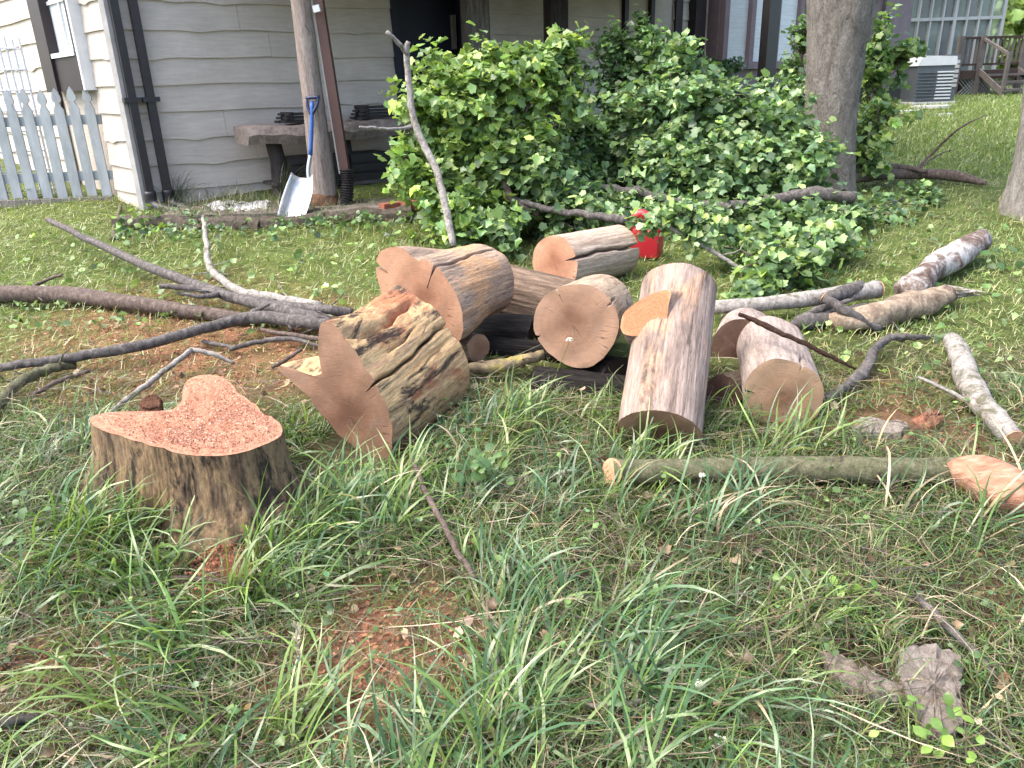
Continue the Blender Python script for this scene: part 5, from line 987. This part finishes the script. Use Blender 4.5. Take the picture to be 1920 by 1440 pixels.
# ------------------------------------------------------------------ grass
def blades(P, L, az, lean, curve, wd, cols, seed, Sg=5, flat=None):
    """arching blades: lean = angle from upright at the root, curve = how far they bend over"""
    rs = np.random.default_rng(seed); n = len(P); t_ = np.linspace(0, 1, Sg+1)
    ang = lean[:, None] + curve[:, None]*(t_[None, :]**1.3); ang = np.minimum(ang, 2.3)
    dh = np.sin(ang)*L[:, None]/Sg; dv = np.cos(ang)*L[:, None]/Sg
    h = np.concatenate([np.zeros((n, 1)), np.cumsum(dh[:, :-1], 1)], 1); v = np.concatenate([np.zeros((n, 1)), np.cumsum(dv[:, :-1], 1)], 1)
    az2 = az[:, None] + rs.normal(0, .25, (n, 1))*t_[None, :]**2
    X = P[:, 0, None] + np.cos(az2)*h; Y = P[:, 1, None] + np.sin(az2)*h; Zz = P[:, 2, None] + v
    gz_ = ground(X, Y); Zz = np.maximum(Zz, gz_ + .006 + .02*rs.uniform(0, 1, (n, 1)))
    wp = np.interp(t_, [0, .3, .7, 1], [.7, 1, .75, .06])[None, :]*wd[:, None]*.5
    tw = rs.uniform(-.7, .7, (n, 1)); sx = -np.sin(az)[:, None]*np.cos(tw); sy = np.cos(az)[:, None]*np.cos(tw); sz = np.sin(tw)*np.ones((1, Sg+1))
    A_ = np.stack([X-sx*wp, Y-sy*wp, Zz-sz*wp], -1); B_ = np.stack([X+sx*wp, Y+sy*wp, Zz+sz*wp], -1)
    V = np.stack([A_, B_], 2).reshape(n, -1, 3); k = 2*(Sg+1)
    fb_ = np.array([(2*i, 2*i+1, 2*i+3, 2*i+2) for i in range(Sg)]); Fc = (fb_[None]+(np.arange(n)*k)[:, None, None]).reshape(-1, 4)
    c = np.repeat(cols, k, 0).reshape(n, k, 3); tip = np.repeat(t_, 2)[None, :, None]
    c = c*(1+.12*tip)                                  # colour a little lighter towards the tip
    return V.reshape(-1, 3), Fc, c.reshape(-1, 3)
FT = np.array(FOOT)
FOOT += [(q[0], q[1], r) for q, r in ((gp(1748, 1290), .085), (gp(1748, 1345), .07), (gp(1742, 1245), .06), (gp(1615, 1262), .06), (gp(1660, 800), .12), (gp(690, 880), .10), (gp(655, 850), .08), (gp(405, 1030), .10), (gp(410, 1070), .07))]; FT = np.array(FOOT)
def clear(P):
    k = np.ones(len(P), bool)
    for x, y, r in FT: k &= ((P[:, 0]-x)**2+(P[:, 1]-y)**2) > r*r
    return k
def pick(n, pal_, p, seed, var=.2):
    rs = np.random.default_rng(seed); c = np.array(pal_)[rs.choice(len(pal_), n, p=np.array(p)/sum(p))]; return c*np.exp(rs.normal(0, var, (n, 1)))
def zone(n, y0, y1, seed, xr=.78, xpad=.5):
    rs = np.random.default_rng(seed); y = y0 + (y1-y0)*rs.uniform(0, 1, n)**.9; x = rs.uniform(-1, 1, n)*(xr*y+xpad); P = np.column_stack([x, y, ground(x, y)]); return P[clear(P)]
GP = [(.105, .185, .045), (.07, .14, .055), (.15, .225, .055), (.20, .265, .09), (.30, .25, .13), (.40, .33, .20), (.15, .11, .065)]
# long grass: clumps
rs = np.random.default_rng(77); Pl, Ll, Al, Nl, Cl, Wl_, Cc = [], [], [], [], [], [], []
ncl = 0
while ncl < 520:
    y = .85 + 2.05*rs.uniform(0, 1)**.9; x = rs.uniform(-1, 1)*(.72*y+.35)
    if sawmask(np.array([x]), np.array([y]))[0] > .22 and rs.uniform() < .93: continue
    if y > 2.35 and x > .2 and rs.uniform() < .5: continue
    if any((x-a)**2+(y-b)**2 < (r*.8)**2 for a, b, r in FOOT): continue
    right = smoothp(x, .2, .9)                        # the right side is thinner and strawier
    if rs.uniform() < .42*right: continue
    ncl += 1; m_ = int(rs.integers(10, 30)*(1-.25*right)); a0 = 1.2*bumps(np.array([x]), np.array([y]), 1.3)[0]*3 + (0.25 if x < .3 else .9) + rs.normal(0, .7)
    big = rs.uniform() < .45*(1-.6*right); L0 = (rs.uniform(.20, .36) if big else rs.uniform(.09, .19))*(.72 if y > 2.2 else 1)
    q = np.column_stack([x+rs.normal(0, .035, m_), y+rs.normal(0, .035, m_)]); Pl.append(np.column_stack([q, ground(q[:, 0], q[:, 1])-.005]))
    Ll.append(L0*rs.uniform(.5, 1.25, m_)); Al.append(a0+rs.normal(0, .75, m_)); Nl.append(np.abs(rs.normal(.72, .36, m_))); Cl.append(np.abs(rs.normal(1.35, .45, m_)))
    Wl_.append((.0085 if big else .0050)*rs.uniform(.4, 1.25, m_))
    tint = rs.uniform(); base_ = np.array(GP[1] if tint < .4 else GP[0] if tint < .7 else GP[2]); dry = rs.uniform(0, 1, m_) < .05+.12*right
    c_ = base_*np.exp(rs.normal(0, .22, (m_, 1))); c_[dry] = np.array(GP[5])*np.exp(rs.normal(0, .25, (dry.sum(), 1))); Cc.append(c_)
Pl, Ll, Al, Nl, Cl, Wl_, Cc = (np.concatenate(q) for q in (Pl, Ll, Al, Nl, Cl, Wl_, Cc)); kk = clear(Pl)
v_, f_, c_ = blades(Pl[kk], Ll[kk], Al[kk], Nl[kk], Cl[kk], Wl_[kk], Cc[kk], 1, 6)
solo('tall_grass', 'long arching green grass in the foreground and around the stump', 'grass', v_, f_, M_grass, kind='stuff', col=c_)
# short undergrowth and thatch below it
P = zone(60000, .75, 3.1, 5); n = len(P); s_ = sawmask(P[:, 0], P[:, 1]); kk = rs.uniform(0, 1, n) > s_*.85; P = P[kk]; n = len(P)
v_, f_, c_ = blades(P, rs.uniform(.03, .13, n), rs.uniform(0, 6.28, n), np.abs(rs.normal(.85, .4, n)), np.abs(rs.normal(.9, .5, n)), rs.uniform(.0018, .0042, n), pick(n, GP, (6, 6, 4, 2, .7, .4, 1.6), 6), 2, 4)
solo('short_grass', 'short grass filling in between the tall tufts in the foreground', 'grass', v_, f_, M_grass, kind='stuff', col=c_)
P = zone(15000, .75, 3.4, 8); P = P[rs.uniform(0, 1, len(P)) > sawmask(P[:, 0], P[:, 1])*.8]; n = len(P); P[:, 2] += rs.uniform(.005, .075, n)
v_, f_, c_ = blades(P, rs.uniform(.06, .30, n), rs.normal(.4, .9, n)+np.pi*(rs.uniform(0, 1, n) < .5), rs.normal(1.45, .12, n), rs.normal(.05, .25, n), rs.uniform(.0012, .0034, n), pick(n, [(.28, .215, .13), (.17, .12, .075), (.38, .31, .20), (.07, .048, .032), (.12, .135, .055)], (1.6, 3, .6, 5, 4), 9), 3, 3)
solo('dry_thatch', 'matted dry straw and dead stems lying under the foreground grass', 'straw', v_, f_, M_grass, kind='stuff', col=c_)
# middle lawn
P = zone(78000, 2.8, 7.6, 12); n = len(P); s_ = sawmask(P[:, 0], P[:, 1]); kk = rs.uniform(0, 1, n) > s_*.92; P = P[kk]; n = len(P)
inpor = ((P-C0) @ N < .9) & ((P-C0) @ U > .2) & ((P-C0) @ U < 4.2); P = P[~inpor]; n = len(P); lush = .5+.5*bumps(P[:, 0]+3, P[:, 1], 1.5)
v_, f_, c_ = blades(P, rs.uniform(.03, .085, n)*(.7+.7*lush), rs.normal(.3, 1.2, n), np.abs(rs.normal(.75, .4, n)), np.abs(rs.normal(.8, .4, n)), rs.uniform(.0025, .0055, n), pick(n, [(.17, .235, .06), (.125, .195, .055), (.23, .28, .09), (.29, .29, .12), (.38, .33, .18)], (3.5, 3, 2.6, 1.8, 1.4), 13), 4, 3)
solo('lawn_grass', 'thin mown grass of the lawn around the log pile', 'grass', v_, f_, M_grass, kind='stuff', col=c_)
# far lawn
y = rs.uniform(7.3, 17, 90000); x = rs.uniform(.5, 1, 90000)*0 + rs.uniform(.18, .80, 90000)*y; P = np.column_stack([x, y, ground(x, y)]); P = P[((P-C0) @ N > .25)]; n = len(P)
v_, f_, c_ = blades(P, rs.uniform(.04, .10, n), rs.uniform(0, 6.28, n), np.abs(rs.normal(.6, .3, n)), np.abs(rs.normal(.6, .3, n)), rs.uniform(.006, .011, n), pick(n, [(.17, .235, .055), (.13, .195, .05), (.22, .27, .075), (.27, .28, .11)], (3, 3, 2, 1), 15), 5, 2)
solo('far_lawn_grass', 'mown grass rising to the deck at the far right', 'grass', v_, f_, M_grass, kind='stuff', col=c_)
# sawdust spilled over the lawn
P = zone(90000, 1.1, 5.2, 17); s_ = sawmask(P[:, 0], P[:, 1]); P = P[rs.uniform(0, 1, len(P)) < s_*.9]; P[:, 2] += .008
v_, f_, c_ = flakes(P, .0052, [(.42, .205, .13), (.36, .16, .095), (.47, .26, .17), (.31, .135, .08)], 18); solo('spilled_sawdust', 'orange sawdust and chips spilled over the lawn', 'sawdust', v_, f_, M_flake, kind='stuff', col=c_)
# torn leaves on the lawn
pxs = np.concatenate([rs.uniform(-40, 740, 420), rs.uniform(1480, 1930, 160)]); pys = np.concatenate([rs.uniform(428, 620, 420), rs.uniform(420, 700, 160)])
P = np.array([g(a, b, .05) for a, b in zip(pxs, pys)])
v_, f_, c_ = leaves(P, np.array((0, -.1, 1.0)), .036, [(.17, .27, .08), (.20, .29, .10), (.13, .22, .065), (.24, .32, .14)], 19, .5, .0)
solo('leaf_litter', 'torn green maple leaves scattered over the lawn', 'leaves', v_, f_, M_leaf, kind='stuff', col=c_)
# long blades in front of single logs, with seed heads
def tuft(label, px, py, n, Lr, cols, seed, wd=.008, lean=.5, az0=.4, h=0, curve=1.15, name='grass_tuft', group='single tufts of tall grass'):
    rs = np.random.default_rng(seed); p = g(px, py, h); P = np.column_stack([p[0]+rs.normal(0, .05, n), p[1]+rs.normal(0, .04, n), np.zeros(n)]); P[:, 2] = ground(P[:, 0], P[:, 1])-.005
    v_, f_, c_ = blades(P, rs.uniform(*Lr, n), az0+rs.normal(0, .9, n), np.abs(rs.normal(lean, .25, n)), np.abs(rs.normal(curve, .35, n)), wd*rs.uniform(.6, 1.3, n), pick(n, cols, np.ones(len(cols)), seed), seed, 7)
    return solo(name, label, 'grass', v_, f_, M_grass, group, col=c_)
GG = GP[:4]
for k, (lb, px, py, n, Lr) in enumerate((('tuft of tall grass in front of the log lying right of the propped log', 1460, 850, 34, (.2, .36)), ('tuft of tall grass against the right rim of that round grey log', 1540, 830, 18, (.15, .28)), ('tuft of long grass at the foot of the long propped log', 1190, 880, 36, (.18, .32)),
        ('tuft of broad grass blades right of the stump', 590, 1010, 46, (.25, .42)), ('tuft of broad grass blades left of the stump', 150, 1010, 60, (.22, .36)), ('tuft of grass under the round middle log', 960, 790, 40, (.15, .28)), ('tuft of grass at the lower tip of the butt log', 760, 930, 40, (.18, .3)),
        ('tuft of grass in front of the stump centre', 470, 1130, 30, (.25, .42)), ('tuft of grass before the dark chunk and the propped log', 1365, 800, 24, (.12, .24)), ('tuft of grass over the left end of the pole', 1230, 905, 26, (.14, .26)), ('tuft of grass hiding the left foot of the stump', 235, 1010, 50, (.2, .34)), ('tuft of grass before the left front of the stump', 310, 1090, 36, (.2, .32)), ('tuft of grass at the right foot of the stump', 510, 1040, 40, (.18, .32)), ('blue-green tuft of grass at the bottom centre', 960, 1400, 40, (.2, .34)), ('blue-green tuft of grass at the bottom left', 540, 1390, 44, (.2, .34)))):
    tuft(lb, px, py, n, Lr, GG, 60+k)
tuft('wispy dark grass growing before the porch by the shovel', 540, 372, 60, (.25, .5), [(.06, .08, .045), (.09, .10, .06)], 80, .006, .3, .2, 0, .9)
tuft('wispy dark grass growing at the foot of the black downspouts', 330, 385, 70, (.2, .45), [(.07, .10, .05), (.10, .12, .07)], 81, .006, .4, .2, 0, .9)
tuft('dry grass heads drooping at the foot of the black downspouts', 430, 395, 60, (.15, .32), [(.16, .15, .08), (.10, .12, .06)], 82, .005, .4, .2, 0, .9)
# small broad-leaved weeds
def weed(label, px, py, n, size, cols, seed, hgt=.12, spr=.05, name='weed', stem=True, group='broad-leaved weeds'):
    rs = np.random.default_rng(seed); b = g(px, py); o = thing(name, label, 'weed', b, None, group); P = np.column_stack([b[0]+rs.normal(0, spr, n), b[1]+rs.normal(0, spr, n), b[2]+rs.uniform(.25, 1, n)*hgt])
    if stem:
        v_, f_ = join([tube([b, (b+P[i])/2+rs.normal(0, .006, 3), P[i]], [.003, .0025, .0015], 5, 3, .05) for i in range(0, n, max(1, n//8))]); obj('stems', v_, f_, plain_stem, o)
    K = np.array([(0, 0, 0), (.28, .25, .04), (.36, .5, .05), (.22, .8, .03), (0, 1, -.05), (-.22, .8, .03), (-.36, .5, .05), (-.28, .25, .04)]); nm = rs.normal(0, .5, (n, 3))+np.array((0, -.2, 1.0)); nm /= np.linalg.norm(nm, axis=1)[:, None]
    d = rs.normal(0, 1, (n, 3)); d -= nm*(d*nm).sum(1)[:, None]; d /= np.linalg.norm(d, axis=1)[:, None]; x = np.cross(d, nm); s = size*rs.uniform(.6, 1.3, n); me = {}
    for i in range(n):
        V = P[i] + s[i]*(K[:, :1]*x[i]+K[:, 1:2]*d[i]+K[:, 2:]*nm[i]); c_ = np.tile(np.array(cols[i % len(cols)])*math.exp(rs.normal(0, .15)), (8, 1)); obj('leaf', V, [(0, 1, 7), (1, 2, 6, 7), (2, 3, 5, 6), (3, 4, 5)], M_leaf, o, col=c_)
    return o
plain_stem = plain('green_stem', (.12, .17, .05), .7, .2)
YG = [(.16, .27, .05), (.20, .32, .06), (.13, .23, .05)]; BG = [(.09, .17, .06), (.12, .20, .07)]
for k, a in enumerate((('bright leafy seedling below the bark slab at the lower right', 1725, 1400, 30, .030, YG, .12, .05), ('bright seedling at the right of the bark slab', 1830, 1290, 12, .026, BG, .08, .05), ('leafy weed in the grass below the round middle log', 915, 925, 26, .05, BG, .16, .05), ('pale round leaf lying low in the grass before the stump', 165, 1105, 3, .06, [(.24, .36, .16)], .04, .02),
        ('yellow-green weed by the right edge of the stump', 690, 940, 16, .03, YG, .14, .04), ('small weed in the grass at the centre of the foreground', 890, 1050, 10, .03, YG, .08, .03), ('leafy weed left of the stump', 60, 1010, 24, .04, BG, .12, .08), ('weed with yellow leaves at the porch edging under the downspouts', 275, 440, 20, .06, YG, .2, .1),
        ('weed at the edging timber below the log post', 660, 425, 26, .05, BG, .12, .16), ('ivy-like weed at the edging timber below the shovel', 570, 430, 20, .045, BG, .1, .12), ('weed growing through the foot of the picket fence', 60, 372, 14, .06, YG, .14, .12), ('leafy weed on the lawn at the far right edge', 1890, 505, 22, .06, BG, .12, .1), ('leafy weed by the left edge in the lower grass', 230, 1090, 10, .045, YG, .06, .05),
        ('weed beside the white rotten log', 1680, 545, 8, .05, YG, .08, .06), ('leafy weed right of the foreground pole', 1600, 985, 16, .028, BG, .08, .05), ('small weed among the straw at the lower right', 1560, 1120, 12, .028, YG, .08, .05), ('weed on the lawn edge beside the fence corner', 350, 415, 30, .045, BG, .12, .2))):
    weed(a[0], a[1], a[2], a[3], a[4], a[5], 90+k, a[6], a[7])
# white umbels and a dry seed head
def umbel(label, px, py, px2, py2, r, seed):
    rs = np.random.default_rng(seed); b = g(px, py); tp_ = at(px2, py2, b[1]+.02); o = thing('wild_carrot', label, 'flower', b, None, 'white wild carrot flowers')
    v_, f_ = tube([b, (b+tp_)/2+rs.normal(0, .01, 3), tp_], [.0022, .0018, .0014], 5, 4, 0); obj('stem', v_, f_, plain_stem, o); parts = []
    for k in range(34):
        d = rs.normal(0, 1, 3); d[2] = abs(d[2])*.6+.3; d = unit(d); p = tp_ + d*r*rs.uniform(.6, 1); s = .0032*rs.uniform(.7, 1.4)
        V = np.array([(1, 0, 0), (-1, 0, 0), (0, 1, 0), (0, -1, 0), (0, 0, 1), (0, 0, -1)])*s+p; parts.append((V, [(0, 2, 4), (2, 1, 4), (1, 3, 4), (3, 0, 4), (2, 0, 5), (1, 2, 5), (3, 1, 5), (0, 3, 5)]))
    v_, f_ = join(parts); tag(obj('umbel', v_, f_, plain('petal_white', (.66, .68, .52), .7, .2), o), kind='stuff')
umbel('small white flower before the round middle log', 1030, 730, 1068, 640, .016, 1); umbel('white flower head at the bottom edge', 1355, 1440, 1348, 1395, .022, 2)
umbel('small white flower over the left end of the pole', 1330, 930, 1316, 893, .012, 3); umbel('pale flower head at the left of the bark strip', 1330, 1330, 1310, 1285, .012, 4)
b = g(575, 1330); o = thing('seed_head', 'pale dry grass seed head standing in the foreground grass', 'grass', b); tp_ = at(555, 1170, b[1]); mi = at(562, 1240, b[1])
M_straw = plain('dry_straw', (.48, .40, .28), .85, .2, 0, .3, 40)
v_, f_ = tube([b, mi, tp_], [.0018, .0016, .001], 5, 5, 0); obj('stem', v_, f_, M_straw, o); parts = []
for k in range(26):
    q = k/26; p = mi*(1-q)+tp_*q; d = np.array((rng.normal(0, .5), rng.normal(0, .5), 1.0))*.016; parts.append(tube([p, p+d*.5, p+d], [.001, .0026, .0004], 4, 2, 0))
v_, f_ = join(parts); obj('spikelets', v_, f_, M_straw, o)

# low green cover along the porch edging
rs = np.random.default_rng(404); n = 520; pxs = rs.uniform(225, 790, n); pxs = 225 + 565*np.clip(rs.beta(.8, .8, n)+.05*rs.normal(0, 1, n), 0, 1); pys = 430 - (pxs-225)*.035 + rs.normal(0, 13, n)
P = np.array([g(a, b, rs.uniform(.01, .12)) for a, b in zip(pxs, pys)]); P = P[bumps(P[:, 0]*3, P[:, 1]*3, 2.0) > -.12]
v_, f_, c_ = leaves(P, np.array((0, -.2, 1.0)), .042, g_drk+g_mid[:3]+[(.05, .075, .035)], 405, .6, .2)
solo('ground_cover', 'low ivy-like green cover along the porch edging timbers', 'plants', v_, f_, M_leaf, kind='stuff', col=c_)
n = 1500; pxs = rs.uniform(290, 640, n); pys = rs.uniform(372, 424, n); P = np.array([g(a, b, 0) for a, b in zip(pxs, pys)])
P = P[((P-C0) @ N > .06)]; n = len(P)
v_, f_, c_ = blades(P, rs.uniform(.06, .24, n), rs.uniform(0, 6.28, n), np.abs(rs.normal(.6, .35, n)), np.abs(rs.normal(1.0, .4, n)), rs.uniform(.003, .006, n), pick(n, [(.08, .11, .05), (.11, .14, .065), (.17, .155, .085), (.24, .20, .12)], (3, 3, 2, 1), 406), 407, 4)
solo('porch_bed_grass', 'straggly grass and dead stalks in the bed before the porch wall', 'grass', v_, f_, M_grass, kind='stuff', col=c_)

# small weeds, dead leaves and bits of twig mixed into the foreground grass
P = zone(1700, .8, 2.9, 501); P = P[bumps(P[:, 0]*2, P[:, 1]*2, 2.2) > .05]; P[:, 2] += np.random.default_rng(502).uniform(.02, .10, len(P))
v_, f_, c_ = leaves(P, np.array((0, -.1, 1.0)), .018, [(.12, .20, .06), (.09, .165, .055), (.15, .235, .07), (.10, .18, .08)], 503, .45, .1)
solo('small_weeds', 'tiny broad-leaved weeds mixed into the foreground grass', 'plants', v_, f_, M_leaf, kind='stuff', col=c_)
P = zone(1100, .8, 3.4, 504); P[:, 2] += np.random.default_rng(505).uniform(.005, .05, len(P))
v_, f_, c_ = leaves(P, np.array((0, 0, 1.0)), .026, [(.20, .12, .07), (.30, .20, .12), (.13, .08, .05), (.36, .27, .18)], 506, .8, .0)
solo('dead_leaves', 'small curled brown dead leaves in the foreground grass', 'leaves', v_, f_, M_leaf, kind='stuff', col=c_)
rs = np.random.default_rng(507); P = zone(420, .8, 5.2, 508); parts = []
for p in P:
    a_ = rs.uniform(0, 6.28); l_ = rs.uniform(.03, .14); d = np.array((math.cos(a_), math.sin(a_), rs.normal(0, .12)))*l_; r_ = rs.uniform(.0012, .0035); p = p+Z*rs.uniform(.01, .05)
    parts.append(tube([p, p+d*.5+rs.normal(0, .006, 3), p+d], [r_, r_, r_*.5], 5, 2, .1))
v_, f_ = join(parts); solo('twig_litter', 'broken twigs scattered in the grass', 'twigs', v_, f_, K_brn, kind='stuff')
